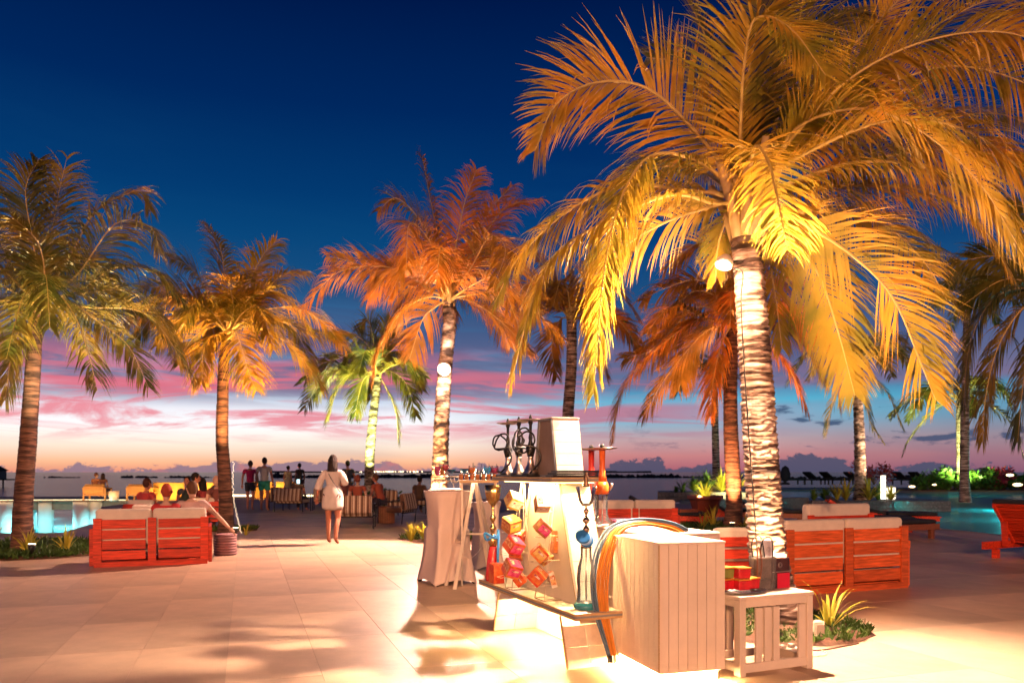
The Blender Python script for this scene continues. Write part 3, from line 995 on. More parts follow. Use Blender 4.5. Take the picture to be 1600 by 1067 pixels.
# slim far palm on the planter island
palm('slim far palm rising from the bright green planter', V((12.4, 48.5, .2)), (1117, 590), 48.5,
     [(1119, 740), (1118, 690), (1117, 640)], .24, .18, [], nl=28, lmax=1.0, wid=.09, seed=71, rings=26, extra=13, exlen=3.4)
# ringed lit palm on the mosaic island
palm('palm with bright ringed trunk standing on the mosaic pool island', V((13.4, 30.6, .30)), (1341, 570), 30.6,
     [(1345, 770), (1344, 720), (1342, 660), (1340, 610)], .22, .16,
     [([(1365, 590), (1390, 620), (1410, 670)], -.6, .2), ([(1350, 610), (1360, 660), (1380, 690)], .3, .4), ([(1320, 590), (1300, 630), (1290, 680)], .3, .3)],
     nl=34, lmax=.9, wid=.06, seed=81, rings=34, bark=M_BARKF, bumpy=.22, extra=11, exlen=2.8)
# green-lit palm on the planted island
palm('green-lit palm on the leafy island across the pool', V((31.6, 56, .2)), (1499, 622), 56,
     [(1501, 740), (1500, 700), (1499, 660)], .26, .20,
     [([(1460, 640), (1425, 680), (1410, 710)], -.4, .6), ([(1540, 630), (1580, 660), (1602, 720)], -.4, .6), ([(1450, 610), (1400, 640), (1388, 650)], .4, .4),
      ([(1550, 610), (1600, 620), (1640, 660)], .6, .6)],
     nl=34, lmax=1.4, wid=.12, seed=91, rings=26, extra=9, exlen=4.4)
# dark palms at the right edge
palm('dark tall palm at the right, unlit crown above the leafy island', V((20.5, 36, 0)), (1512, 470), 36,
     [(1507, 740), (1508, 640), (1510, 540)], .2, .15,
     [([(1480, 420), (1450, 400), (1430, 430)], .6, .6), ([(1540, 430), (1600, 430), (1650, 470)], .5, .6), ([(1470, 470), (1430, 500), (1410, 560)], -.5, .6),
      ([(1540, 480), (1580, 520), (1600, 590)], -.5, .4)],
     nl=36, lmax=.95, wid=.065, seed=101, rings=28, extra=10, exlen=3.0, leafm=M_LEAF)
palm('palm at the right edge of the picture with only its brown drooping fronds in view', V((9.35, 13.5, 0)), (1640, 478), 13.5,
     [(1668, 740), (1655, 640), (1645, 540)], .17, .12,
     [([(1600, 450), (1550, 470), (1515, 540), (1505, 640)], -.4, .3), ([(1600, 480), (1560, 540), (1540, 620), (1535, 690)], .4, .5), ([(1600, 440), (1560, 440), (1500, 480)], .8, .9),
      ([(1620, 500), (1600, 590), (1590, 690)], .3, .2), ([(1600, 420), (1560, 400), (1490, 410)], .5, .8), ([(1640, 400), (1610, 330), (1560, 320)], .5, .8),
      ([(1700, 450), (1760, 500), (1790, 600)], .3, .3)],
     nl=105, lmax=.85, wid=.027, seed=111, rings=30, droop=.7)

# fairy lights: a string down one trunk
def fairy(tree, path, rad, n, group, label, turns=0, seed=0, r=.012):
    rnd = random.Random(seed)
    pts = crv(path, 20)
    mb = MB()
    for i in range(n):
        f = i / (n - 1) * (len(pts) - 1)
        k = min(len(pts) - 2, int(f)); c = pts[k].lerp(pts[k + 1], f - k)
        a = (2 * PI * turns * i / n) if turns else -.25 + rnd.uniform(-.2, .2)
        c = c + V((math.cos(a) * rad, math.sin(a) * rad, 0))
        mb.ball(c, r, 5, 3)
    o = solo('fairy_lights', mb, M_FAIRY, label, 'fairy lights', group)
    return o


fairy(None, [P(356, 722, 16.55), P(355, 760, 16.6), P(360, 800, 16.6), P(368, 832, 16.6)], .135, 60, 'fairy lights on the trunks', 'string of tiny lights down the right side of the second palm trunk', 0, 1, .007)


# beds
for (x, y, r), (n_, h_, s_) in zip(beds, [(900, .07, 1), (1500, .13, 2), (500, .10, 3), (1100, .14, 4), (900, .2, 5), (260, .10, 6)]):
    bed(x, y, r, n_, h_, s_)

# uplights
uplight(60, 858, 'yellow spotlight in the grass at the foot of the leftmost palm', 2600, (1.0, .76, .42), target=P(70, 500, 12.6), loc=(-7.45, 12.35, .08), cone=52)
uplight(371, 822, 'small round spotlight right of the palm behind the left sofa', 3600, (1.0, .52, .18), target=P(375, 500, 16.0), loc=(-5.45, 15.7, .1), cone=58)
uplight(660, 845, 'spotlight hidden in the yellow plant by the cocktail table', 2600, (1.0, .46, .20), target=P(694, 520, 16), loc=(-1.66, 15.3, .06), cone=80)
uplight(1136, 826, 'bright spotlight at the foot of the orange-lit far palm', 2100, (1.0, .38, .14), target=P(1143, 520, 18.2), loc=(4.95, 17.9, .06), cone=84)
lamp('SPOT', 'palm_green_beam', (-5.2, 28.0, .1), 6500, (.90, 1.0, .36), P(584, 590, 30), .05, 62, .5)
lamp('SPOT', 'island_beam', (14.6, 28.9, .4), 1900, (1.0, .62, .42), P(1343, 660, 30.6), .05, 66, .5)
lamp('SPOT', 'planter_beam', (10.8, 39.0, .5), 700, (1.0, .9, .35), (11.3, 42.5, 1.4), .05, 120, .5)
lamp('SPOT', 'leafy_island_beam', (30.2, 53.0, .6), 5000, (.8, 1.0, .35), (31.6, 56, 5.0), .05, 110, .5)


# ------------------------------------------------------------------ plants
def blades(label, loc, n, ln, w, m, cat='plant', seed=0, group=None, spread=.8, asparts=True, arch=.5, name='spiky_plant'):
    rnd = random.Random(seed)
    t = thing(name, label, cat, loc, 0, group)
    joined = MB()
    for i in range(n):
        a = rnd.uniform(0, 2 * PI); el = rnd.uniform(.15, 1) ** .7
        hv = V((math.cos(a), math.sin(a), 0))
        L_ = ln * rnd.uniform(.6, 1.1)
        p = hv * .02
        d = (hv * spread * (1 - el) * 1.6 + V((0, 0, .45 + el))).normalized()
        mb = MB(); vs = []
        sd = V((-hv.y, hv.x, 0))
        for k in range(6):
            ww = (.55, .9, 1, .85, .5, .04)[k] * w
            vs += [p - sd * ww, p + V((0, 0, -ww * .35)), p + sd * ww]
            d = (d + V((0, 0, -1)) * arch * .14 * k + hv * arch * .07 * k).normalized()
            p = p + d * L_ / 5
        fs = []
        for k in range(5):
            fs += [(3 * k, 3 * k + 1, 3 * k + 4, 3 * k + 3), (3 * k + 1, 3 * k + 2, 3 * k + 5, 3 * k + 4)]
        if asparts: part('leaf', mb.add(vs, fs), m, t)
        else: joined.add(vs, fs)
    if not asparts: part('leaves', joined, m, t)
    return t


def bush(label, loc, size, n, m, leaf=.12, seed=0, name='shrub', cat='shrub', group=None, stems=6):
    rnd = random.Random(seed)
    t = thing(name, label, cat, loc, 0, group)
    sx, sy, sz = size
    st = MB()
    for i in range(stems):
        a = rnd.uniform(0, 2 * PI)
        st.tube([(0, 0, 0), (math.cos(a) * sx * .3, math.sin(a) * sy * .3, sz * .5), (math.cos(a) * sx * .6, math.sin(a) * sy * .6, sz * .85)], [.03, .02, .008], 5)
    part('stem', st, M_WOODD, t)
    lb = MB()
    clumps = [(V((rnd.uniform(-1, 1) * sx * .7, rnd.uniform(-1, 1) * sy * .7, rnd.uniform(.3, .85) * sz)), rnd.uniform(.25, .5)) for _ in range(14)]
    for _ in range(n):
        c, q = rnd.choice(clumps)
        v = V((rnd.gauss(0, 1), rnd.gauss(0, 1), rnd.gauss(0, 1))).normalized() * q * min(sx, sz) * rnd.uniform(.5, 1.1)
        p = c + v
        if p.z < .02: continue
        d = V((rnd.gauss(0, 1), rnd.gauss(0, 1), rnd.gauss(.5, .8))).normalized() * leaf * rnd.uniform(.7, 1.3)
        s = d.cross(V((rnd.gauss(0, 1), rnd.gauss(0, 1), rnd.gauss(0, 1)))).normalized() * leaf * .22
        lb.add([p, p + d * .5 + s, p + d, p + d * .5 - s], [(0, 1, 2, 3)])
    part('leaves', lb, m, t)
    return t


sp = 'spiky plants in the beds'
blades('clump of golden spiky leaves right of the leftmost palm trunk', (-7.75, 12.75, .03), 20, .50, .022, M_YEL, seed=1, group=sp, spread=.7)
blades('yellow spiky plant at the right end of the leftmost bed', (-7.25, 12.95, .03), 18, .46, .022, M_YEL, seed=2, group=sp)
blades('spiky plant crossing in front of the leftmost palm trunk', (-8.35, 12.7, .03), 16, .55, .024, M_YEL, seed=3, group=sp)
blades('spiky green plant at the very left edge of the lawn bed', (-8.75, 12.85, .03), 16, .52, .024, M_YEL, seed=4, group=sp)
blades('bright yellow spiky plant left of the white cocktail table', (-1.92, 15.15, .03), 30, .42, .020, M_YEL, seed=5, group=sp, spread=.4)
blades('second yellow spiky plant half hidden by the white cocktail table', (-1.66, 15.2, .03), 26, .38, .020, M_YEL, seed=6, group=sp, spread=.4)
blades('small golden sprig beside the round spotlight behind the left sofa', (-5.55, 16.6, .03), 9, .30, .016, M_YEL, seed=7, group=sp)
blades('yellow bladed plant between the white side table and the right sofa', (2.68, 6.74, .03), 17, .46, .017, M_YEL, seed=8, group=sp, spread=.8)
for i, (x, y, s_, lb_) in enumerate([(4.35, 18.2, .5, 'thin grassy tuft left of the spotlight at the far palm'), (5.3, 18.1, .36, 'low green tuft right of the spotlight at the far palm'),
                                     (4.7, 18.6, .62, 'upright golden tuft behind the far palm spotlight'), (5.75, 18.5, .34, 'rightmost low tuft in the far palm bed')]):
    blades(lb_, (x, y, .05), 22, s_, .014, M_YEL, seed=20 + i, group='tufts in the far palm bed', asparts=False)
# planter plants
pl = 'plants in the far planters'
for i, (px, y0, s_, m_, lb_) in enumerate([
        (1085, 768, 1.0, M_SHRUB, 'dim leafy clump at the left of the bright planter'), (1105, 768, 1.3, M_GRASS, 'green strap-leaved clump in the middle of the bright planter'),
        (1128, 768, 1.5, M_YEL, 'glowing yellow green clump behind the far palm trunk'), (1152, 768, 1.2, M_YEL, 'glowing clump between the two trunks'),
        (1067, 770, .8, M_SHRUB, 'small dark rosette left of the planter'), (1056, 772, .5, M_SHRUB, 'smallest dark rosette at the wall end')]):
    blades(lb_, P(px, y0, 41), 46 if i < 4 else 20, s_, .05, m_, seed=40 + i, group=pl, asparts=False, spread=.8)
for i, (px, s_, m_) in enumerate([(1272, .5, M_SHRUB), (1290, .6, M_SHRUB), (1308, .75, M_YEL), (1322, .9, M_YEL), (1358, .95, M_YEL), (1372, .75, M_SHRUB), (1392, .6, M_YEL)]):
    blades(('low', 'short', 'bronze', 'tall bronze', 'tall bright', 'yellow edged', 'rightmost small')[i] + ' rosette plant on the mosaic pool island ' +
           ('at its left end', 'second from its left end', 'left of the lit trunk', 'touching the lit trunk on the left', 'just right of the lit trunk', 'beside the glowing bollard', 'right of the glowing bollard')[i],
           P(px, 781, 30.2), 26, s_, .04, m_, seed=60 + i, group='plants on the mosaic island', asparts=False)
for i, (px, sx_, sz_, m_) in enumerate([(1448, 1.6, 1.0, M_SHRUB), (1486, 1.9, 1.5, M_SHRUB), (1525, 1.9, 1.4, M_SHRUB), (1566, 2.0, 1.3, M_REDLEAF), (1596, 1.7, 1.0, M_SHRUB)]):
    bush(('low dark shrub at the left end', 'bright green lit shrub under the palm', 'dense green shrub in the middle', 'dark red flowering shrub', 'low shrub at the right end')[i] + ' of the leafy pool island',
         P(px, 767, 56), (sx_, 1.5, sz_), 1300, m_, .34, 80 + i, group='shrubs on the leafy island')
bush('pink flowering bush behind the ringed lit palm', P(1366, 757, 52), (1.6, 1, 1.2), 500, M_REDLEAF, .22, 90)
bush('green shrubs round the foot of the small green-lit palm', V((-5.3, 29.6, .03)), (1.4, .8, .55), 700, M_SHRUB, .2, 91)


# ------------------------------------------------------------------ walls, islands, pier
def mosaic(label, pts, z0, z1, th, m, cap=True, tile=.12):
    """low wall faced with small square tiles"""
    t = thing('mosaic_wall', label, 'mosaic wall', (pts[0][0], pts[0][1], 0), 0, 'mosaic pool walls')
    b = V((pts[0][0], pts[0][1], 0))
    core = MB(); tl = MB()
    rnd = random.Random(5)
    for a, c in zip(pts, pts[1:]):
        a, c = V((a[0], a[1], 0)), V((c[0], c[1], 0))
        d = c - a; L_ = d.length; d.normalize(); nr = V((d.y, -d.x, 0))
        q = [a - b, c - b, c - b - nr * th, a - b - nr * th]
        core.hexa([v + V((0, 0, z0)) for v in q] + [v + V((0, 0, z1)) for v in q])
        nx = int(L_ / tile); nz_ = int((z1 - z0) / tile)
        for i in range(nx):
            for j in range(nz_):
                if rnd.random() < .02: continue
                p = a - b + d * (i + .5) * L_ / nx + V((0, 0, z0 + (j + .5) * (z1 - z0) / nz_)) + nr * .004
                o = rnd.uniform(0, .006); s = tile * .44
                r_ = nr * (.006 + o)
                tl.add([p - d * s - V((0, 0, s)) + r_, p + d * s - V((0, 0, s)) + r_, p + d * s + V((0, 0, s)) + r_ * rnd.uniform(.6, 1.8), p - d * s + V((0, 0, s)) + r_ * rnd.uniform(.6, 1.8)], [(0, 1, 2, 3)])
    part('wall_core', core, m, t)
    o = part('mosaic_tiles', tl, mat('mosaic', (.16, .13, .13), .18, .5, 14), t); o['kind'] = 'stuff'
    return t


M_DKSTONE = mat('dark_stone', (.07, .06, .06), .5, .2, 8)
mosaic('lit mosaic wall round the pool island with the ringed palm', [(11.15, 29.6), (16.1, 29.2)], -.15, .28, 3.2, M_DKSTONE)
mosaic('dim mosaic wall behind the tallest palm trunk', [(6.6, 26.6), (11.1, 29.8)], -.1, .40, .5, M_DKSTONE)
mosaic('dark mosaic wall below the bright green planter', [(7.5, 41), (12.4, 40)], -.2, .32, 3.0, M_DKSTONE, tile=.2)
mb = MB(); mb.prism([(26.6, 53), (28.2, 51.5), (34, 51.3), (40, 53), (40, 59), (28, 59)], -.3, .05)
struct('island_kerb', mb, M_DKSTONE)
mb = MB(); mb.prism([(26.9, 53.2), (28.4, 51.8), (34, 51.6), (39.8, 53.2), (39.7, 58.8), (28.2, 58.8)], .05, .12)
struct('island_soil', mb, M_DIRT)

# pier on the left over the lit lagoon
M_DECK = mat('pier_deck', (.14, .10, .07), .6, .2, 4, .2, stretch=(.5, 6, 1))
t = thing('pier', 'curved wooden pier on white pillars with a glowing edge over the turquoise lagoon', 'pier', (-18, 38, 0))
b0 = V((-18, 38, 0))
edge = [(-60, 36.4), (-34, 36.6), (-26, 37.6), (-21, 38.4), (-18.2, 38.2)]
mb = MB()
for i in range(60):
    x = -60 + i * .7
    # deck planks run across the pier
    y0 = 36.4 + max(0, (x + 34)) * .10 if x > -34 else 36.4
    mb.box((x + .34 + 18, y0 + 3.2 - 38, -.03), (.66, 6.4, .06))
o = part('deck_planks', mb, M_DECK, t); o['kind'] = 'stuff'
fa = MB()
for a, c in zip(edge, edge[1:]):
    fa.bar(V((a[0], a[1] - .06, -.27)) - b0, V((c[0], c[1] - .06, -.27)) - b0, .10, .40)
part('fascia', fa, M_DECK, t)
ld = MB()
for a, c in zip(edge, edge[1:]):
    ld.bar(V((a[0], a[1] - .02, -.03)) - b0, V((c[0], c[1] - .02, -.03)) - b0, .12, .09)
part('led_strip', ld, M_LED, t)
for k_, px in enumerate((12, 72, 46, 127, 149, 164, -30, -50, -20)):
    pb = MB(); yy = (37.7, 38.2, 41.0)[k_ % 3]; x = (px - 800) / F * yy
    pb.tube([(0, 0, -1.72), (0, 0, -.07)], .36 if px in (12, 70, 127) else .33, 18, True)
    part('pillar', pb, mat('pillar_white', (.75, .80, .80), .6, .06, 3), t, loc=(x + 18, yy - 38, 0))
for i, x in enumerate((-31, -25.6, -22.0)):
    lamp('AREA', 'under_pier_lamp', (x, 41.5, -.45), 420, (.25, .92, 1.0), (x, 42.2, -1.6), (3, .3))
for i, (x, y) in enumerate(((-26.5, 36.9), (-23.2, 36.9), (-21.2, 37.2), (-19.4, 37.3), (-24.5, 47), (-29, 50), (-21.5, 45))):
    lamp('POINT', 'lagoon_lamp', (x, y, -1.45), 60, (.25, .95, 1.0), None, .06)
for (x, y) in ((24.5, 37), (16.5, 22.5), (29, 47), (21, 27)):
    lamp('POINT', 'pool_lamp', (x, y, -.5), 700 if y > 30 else 260, (.2, .95, .9), None, .08)
lamp('AREA', 'pier_edge_glow', (-24, 36.9, .12), 130, (1, .55, .22), (-24, 38, 1.5), (14, .2))
# light line along the far edge of the plaza
t = thing('edge_light', 'long glowing light line along the far edge of the terrace', 'light strip', (-13, 43.9, 0))
mb = MB(); mb.bar(V((-18.6, 43.95, .05)) - V((-13, 43.9, 0)), V((-9.2, 43.6, .05)) - V((-13, 43.9, 0)), .10, .10)
part('led_strip', mb, M_LED, t)

# breakwater rocks
rnd = random.Random(3)
mb = MB()
for i in range(1200):
    px = rnd.uniform(425, 1640) if rnd.random() < .85 else rnd.choice([rnd.uniform(195, 245), rnd.uniform(70, 120), rnd.uniform(262, 330)])
    if 1240 < px < 1300 and rnd.random() < .5: continue
    dens = mnoise.noise(V((px * .013, 4.0, 0)))
    p = V(((px - 800) / F * 420, 420 + rnd.uniform(-4, 4), -1.75))
    s = rnd.uniform(.5, 1.3) * (1 + dens) * (.55 if px > 1060 or px < 420 else 1)
    q = Euler((rnd.uniform(0, 3), rnd.uniform(0, 3), rnd.uniform(0, 3))).to_matrix()
    mb.box(p + V((0, 0, s * .25)), (s * 2.4, s * 2, s * 1.2), q, (.7, .7))
o = solo('breakwater', mb, M_ROCK, 'long low line of dark rocks far out in the sea', 'breakwater'); o['kind'] = 'stuff'
# far islands with resort lights
mb = MB()
for i in range(60):
    px = 430 + i * 11 + rnd.uniform(-3, 3)
    if px > 1020: continue
    mb.box(((px - 800) / F * 3000, 3000, 1.0), (34, 20, 5 + rnd.uniform(0, 4)), None, (.8, .8))
o = solo('far_island', mb, mat('far_land', (.012, .016, .03), 1, .1), 'thin dark strip of far islands on the horizon', 'island'); o['kind'] = 'stuff'
mb = MB()
for i in range(110):
    px = rnd.choice([rnd.uniform(560, 668), rnd.uniform(572, 664), rnd.uniform(500, 560), rnd.uniform(720, 760)])
    mb.ball(P(px, 736.6 + rnd.uniform(-.4, .6), 2960), rnd.uniform(1.2, 2.4), 5, 3)
o = solo('far_lights', mb, glow_mat('far_light', (1.0, .72, .42), 4), 'row of tiny resort lights along the horizon behind the cocktail tables', 'lights'); o['kind'] = 'stuff'
# overwater hut
t = thing('overwater_hut', 'dark thatched hut on stilts in the sea at the far left', 'hut', P(-16, 749, 170))
b_ = t.location
mb = MB(); mb.lathe([(4.2, 1.5), (2.0, 2.6), (.2, 3.3)], (0, 0, .4), 4, 1, 1, False); part('roof', mb, M_ROCK, t)
mb = MB(); mb.box((0, 0, 1.0), (4.4, 4.4, 1.9)); part('wall', mb, M_DKSTONE, t)
mb = MB(); mb.box((-2, 0, .0), (13, 5, .25)); part('deck', mb, M_ROCK, t)
mb = MB(); mb.box((.6, -2.25, 1.3), (1.0, .08, 1.1)); part('window', mb, glow_mat('hut_window', (.9, .9, .8), 1.0), t)
for x in (-5, -2, 1, 4):
    mb = MB(); mb.tube([(x, -1.8, -1.8), (x, -1.8, 0)], .16, 6); part('stilt', mb, M_ROCK, t)


# ------------------------------------------------------------------ furniture
def sofa(label, loc, rz, w=1.5, dp=.82, hb=.70, m=M_WOOD, cush=2, arms=True, group='wooden sofas', slats=4, solidback=False, cushh=.13):
    """back faces -y; seat opens towards +y"""
    t = thing('wooden_sofa', label, 'sofa', loc, rz, group)
    for s in (-1, 0, 1):
        if s == 0 and cush == 1: continue
        mb = MB(); mb.box((s * (w / 2 - .055), 0, hb / 2 + .02), (.11, .035, hb - .04)); part('post', mb, m, t, .005)
    gap = (hb - .10) / slats
    for s in ((-1, 1) if cush > 1 else (0,)):
        bw = (w / 2 - .055 - .055 - .055) if cush > 1 else w - .22
        cx = s * (w / 4) if cush > 1 else 0
        for k in range(slats):
            mb = MB(); hh = gap * (.86 if not solidback else .985)
            mb.box((cx, .012, .09 + gap * (k + .5)), (bw - .002, .024, hh)); part('slat', mb, m, t, .004)
    mb = MB(); mb.box((0, dp / 2, .045), (w - .06, dp - .1, .06)); part('base', mb, m, t, .004)
    mb = MB(); mb.box((0, -.0, .035), (w - .02, .05, .07)); part('bottom_rail', mb, m, t, .004)
    for s in (-1, 1):
        mb = MB(); mb.box((s * (w / 2 + .025), dp / 2, .5), (.05, dp, .09)); mb.box((s * (w / 2 + .025), dp - .05, .25), (.05, .09, .45)); mb.box((s * (w / 2 + .025), .06, .27), (.05, .10, .5))
        mb.box((s * (w / 2 + .025), dp / 2, .10), (.05, dp - .2, .12))
        part('arm', mb, m, t, .005)
    n = cush
    cw = (w - .04) / n
    for i in range(n):
        x = -w / 2 + .02 + cw * (i + .5)
        mb = MB(); mb.box((x, .105, .30 + (hb + cushh - .30) / 2), (cw - .012, .15, hb + cushh - .30)); o = part('back_cushion', mb, M_CUSH, t, .045); o.modifiers[0].segments = 4
        mb = MB(); mb.box((x, dp / 2 + .06, .22), (cw - .012, dp - .2, .16)); o = part('seat_cushion', mb, M_CUSH, t, .04); o.modifiers[0].segments = 3
    return t


sofa('red slatted wooden sofa at left, seen from the back with cream cushions', ((-5.89 - 4.47) / 2 - .02, 11.5, 0), R(21), 1.52, hb=.69)
SR = sofa('orange-lit wooden sofa at right, seen from the back behind the tallest palm', (3.80, 8.98, 0), R(22.5), 1.80, hb=.72, cushh=.10, m=M_WOODO)
sofa('second sofa half hidden behind the right orange sofa, only its cream cushion showing', (5.05, 12.2, 0), R(22), 1.3, hb=.70, cushh=.16, cush=1)
sofa('plain red sofa facing the sea behind the hoses', (2.28, 14.7, 0), R(6), 1.6, hb=.68, solidback=True, cushh=.15)
sofa('small red armchair just behind the left slatted sofa', (-6.55, 14.3, 0), R(16), .58, hb=.70, cush=1, dp=.7, cushh=.06)


def lounge_chair(label, loc, rz, m=M_WOOD, w=.72, group='wooden lounge chairs', hb=.70, cm=M_CUSH):
    t = thing('lounge_chair', label, 'armchair', loc, rz, group)
    for s in (-1, 1):
        for y in (.04, .66):
            mb = MB(); mb.box((s * w / 2, y, .27), (.07, .07, .54)); part('leg', mb, m, t, .006)
        mb = MB(); mb.box((s * w / 2, .35, .565), (.09, .76, .05)); part('armrest', mb, m, t, .006)
    mb = MB(); mb.box((0, .36, .24), (w - .08, .64, .06)); part('seat_frame', mb, m, t, .004)
    for k in range(3):
        mb = MB(); mb.box((0, -.02 - .02 * k, .36 + .13 * k), (w - .075, .03, .10), (R(-8), 0, 0)); part('slat', mb, m, t, .004)
    mb = MB(); mb.box((0, .36, .34), (w - .09, .6, .13)); part('seat_cushion', mb, cm, t, .04)
    mb = MB(); mb.box((0, .07, .58), (w - .09, .13, .36), (R(-8), 0, 0)); part('back_cushion', mb, cm, t, .04)
    return t


lounge_chair('orange armchair between the white panelled counter and the tallest palm', (2.46, 8.4, 0), R(8))
lounge_chair('glowing orange chair on the pier with a couple sitting in it', (-19.9, 37.9, 0), R(3), m=mat('pier_chair', (.62, .30, .08), .5, .1), w=1.0, group='chairs on the pier', cm=mat('pier_cushion', (.66, .36, .10), .8, .1))
lounge_chair('empty glowing orange chair on the pier right of the couple', (-17.75, 37.9, 0), R(-5), m=MATS['pier_chair'], w=1.25, group='chairs on the pier', cm=MATS['pier_cushion'])
solo('side_table', MB().lathe([(.20, 0), (.24, .45)], (0, 0, 0), 14), M_WHITE, 'small white side table between the two pier chairs', 'side table', loc=(-18.85, 37.7, .001))


def block_seat(label, loc, w, h, m):
    t = thing('block_sofa', label, 'sofa', loc, 0, 'glowing block sofas at the terrace edge')
    mb = MB(); mb.box((0, 0, h / 2), (w, .14, h)); part('backrest', mb, m, t, .03)
    mb = MB(); mb.box((0, .45, .2), (w, .78, .4)); part('seat', mb, m, t, .03)
    for s in (-1, 1):
        mb = MB(); mb.box((s * (w / 2 - .07), .47, .3), (.14, .78, .56)); part('arm', mb, m, t, .03)
    return t


M_YSEAT = mat('amber_lit_fabric', (.74, .40, .08), .8, .06, 5)  # amber glow on the sofas put into the fabric colour
block_seat('amber lit block sofa behind the group left of centre', P(258, 778, 37.5) * V((1, 1, 0)).x if False else V((-16.6, 38.5, 0)), 1.5, .84, M_YSEAT)
block_seat('amber lit block sofa just right of the dark-shirted man', V((-15.1, 39.2, 0)), .9, .84, M_YSEAT)
block_seat('orange lit block sofa right of the two walking men', V((-11.5, 40.5, 0)), 1.0, .85, M_YSEAT)
block_seat('orange lit block sofa between the two walking men', V((-12.9, 41.3, 0)), 1.1, .85, M_YSEAT)
for (x, y) in ((-16.4, 37.4), (-15.0, 38.4), (-12.2, 39.6)):
    lamp('AREA', 'sofa_edge_glow', (x, y, .08), 42, (1, .55, .16), (x, y + 1.2, .8), (1.4, .08))


def stripe_mat():
    m = D.materials.new('striped_fabric'); m.use_nodes = True
    nt = m.node_tree; N = nt.nodes.new; L = nt.links.new; b = nt.nodes['Principled BSDF']
    tc = N('ShaderNodeTexCoord'); sp = N('ShaderNodeSeparateXYZ'); L(tc.outputs['Object'], sp.inputs[0])
    a = N('ShaderNodeMath'); a.operation = 'MULTIPLY'; a.inputs[1].default_value = 7.2; L(sp.outputs[0], a.inputs[0])
    f = N('ShaderNodeMath'); f.operation = 'FRACT'; L(a.outputs[0], f.inputs[0])
    cr = N('ShaderNodeValToRGB'); cr.color_ramp.interpolation = 'CONSTANT'
    e = cr.color_ramp.elements; e[0].color = (.13, .06, .035, 1); e[1].position = .38; e[1].color = (.42, .30, .20, 1)
    k = e.new(.52); k.color = (.20, .10, .055, 1); k2 = e.new(.66); k2.color = (.60, .50, .36, 1); k3 = e.new(.82); k3.color = (.42, .30, .20, 1)
    L(f.outputs[0], cr.inputs[0]); L(cr.outputs[0], b.inputs['Base Color']); b.inputs['Roughness'].default_value = .85
    return m


M_STRIPE = stripe_mat()


def striped_chair(label, loc, rz, w=.8, hb=.78, group='striped armchairs on dark metal frames'):
    t = thing('striped_armchair', label, 'armchair', loc, rz, group)
    r = .014
    for s in (-1, 1):
        fm = MB()
        fm.tube([(s * w / 2, 0, 0), (s * w / 2, -.06, .58)], r, 6)
        part('leg', fm, M_BLACKM, t)
        fm = MB(); fm.tube([(s * w / 2, .68, 0), (s * w / 2, .68, .58)], r, 6); part('leg', fm, M_BLACKM, t)
        fm = MB(); fm.tube([(s * w / 2, -.06, .58), (s * w / 2, .68, .58)], r, 6); part('armrest', fm, M_BLACKM, t)
    fm = MB()
    fm.tube([(-w / 2, -.03, .42), (w / 2, -.03, .42)], r, 6); fm.tube([(-w / 2, .68, .28), (w / 2, .68, .28)], r, 6); fm.tube([(-w / 2, 0, .28), (w / 2, 0, .28)], r, 6)
    part('rail', fm, M_BLACKM, t)
    mb = MB(); mb.box((0, .34, .36), (w - .05, .66, .15)); part('seat_cushion', mb, M_STRIPE, t, .04)
    mb = MB(); mb.box((0, -.01, .57), (w - .05, .15, .44), (R(-12), 0, 0)); part('back_cushion', mb, M_STRIPE, t, .045)
    return t


striped_chair('striped armchair directly right of the walking woman, back turned', (-3.72, 18.9, 0), R(6), .84)
striped_chair('striped double chair left of the walking woman', (-7.55, 26.9, 0), R(-8), 1.0)
striped_chair('striped armchair by the cocktail tables turned to face left', (-2.72, 20.9, 0), R(72), .8)
striped_chair('narrow striped chair half hidden at the left of the double chair', (-8.35, 28.6, 0), R(20), .7)
striped_chair('far striped chair behind the walking woman', (-6.6, 28.0, 0), R(10), .8)
striped_chair('dark striped chair behind the wicker drum table', (-3.9, 24.5, 0), R(200), .8)
striped_chair('far dark striped chair left of the middle palm', (-2.9, 26.2, 0), R(160), .8)
# wicker drum
t = thing('drum_table', 'round slatted wooden drum table between the striped chairs', 'side table', (-3.3, 20.9, 0))
mb = MB(); mb.lathe([(.19, 0), (.21, .43), (.21, .45), (.001, .452)], (0, 0, 0), 20); part('body', mb, M_WOODD, t)
for i in range(22):
    a = 2 * PI * i / 22
    mb = MB(); mb.box((math.cos(a) * .213, math.sin(a) * .213, .215), (.012, .045, .41), (0, 0, a)); part('slat', mb, mat('drum_slat', (.36, .15, .06), .6, .2), t)
# pouf right of the left sofa
t = thing('rope_pouf', 'dusky pink ribbed round pot beside the left sofa', 'pot', (-4.66, 12.95, 0))
mb = MB(); mb.lathe([(.165, 0), (.17, .34), (.15, .345), (.001, .33)], (0, 0, 0), 24); part('core', mb, mat('pink_rope', (.42, .22, .22), .8, .1), t)
for k in range(8):
    mb = MB(); mb.lathe([(.168, .0), (.180, .011), (.180, .027), (.168, .038)], (0, 0, .01 + k * .042), 28, caps=False); part('band', mb, MATS['pink_rope'], t)
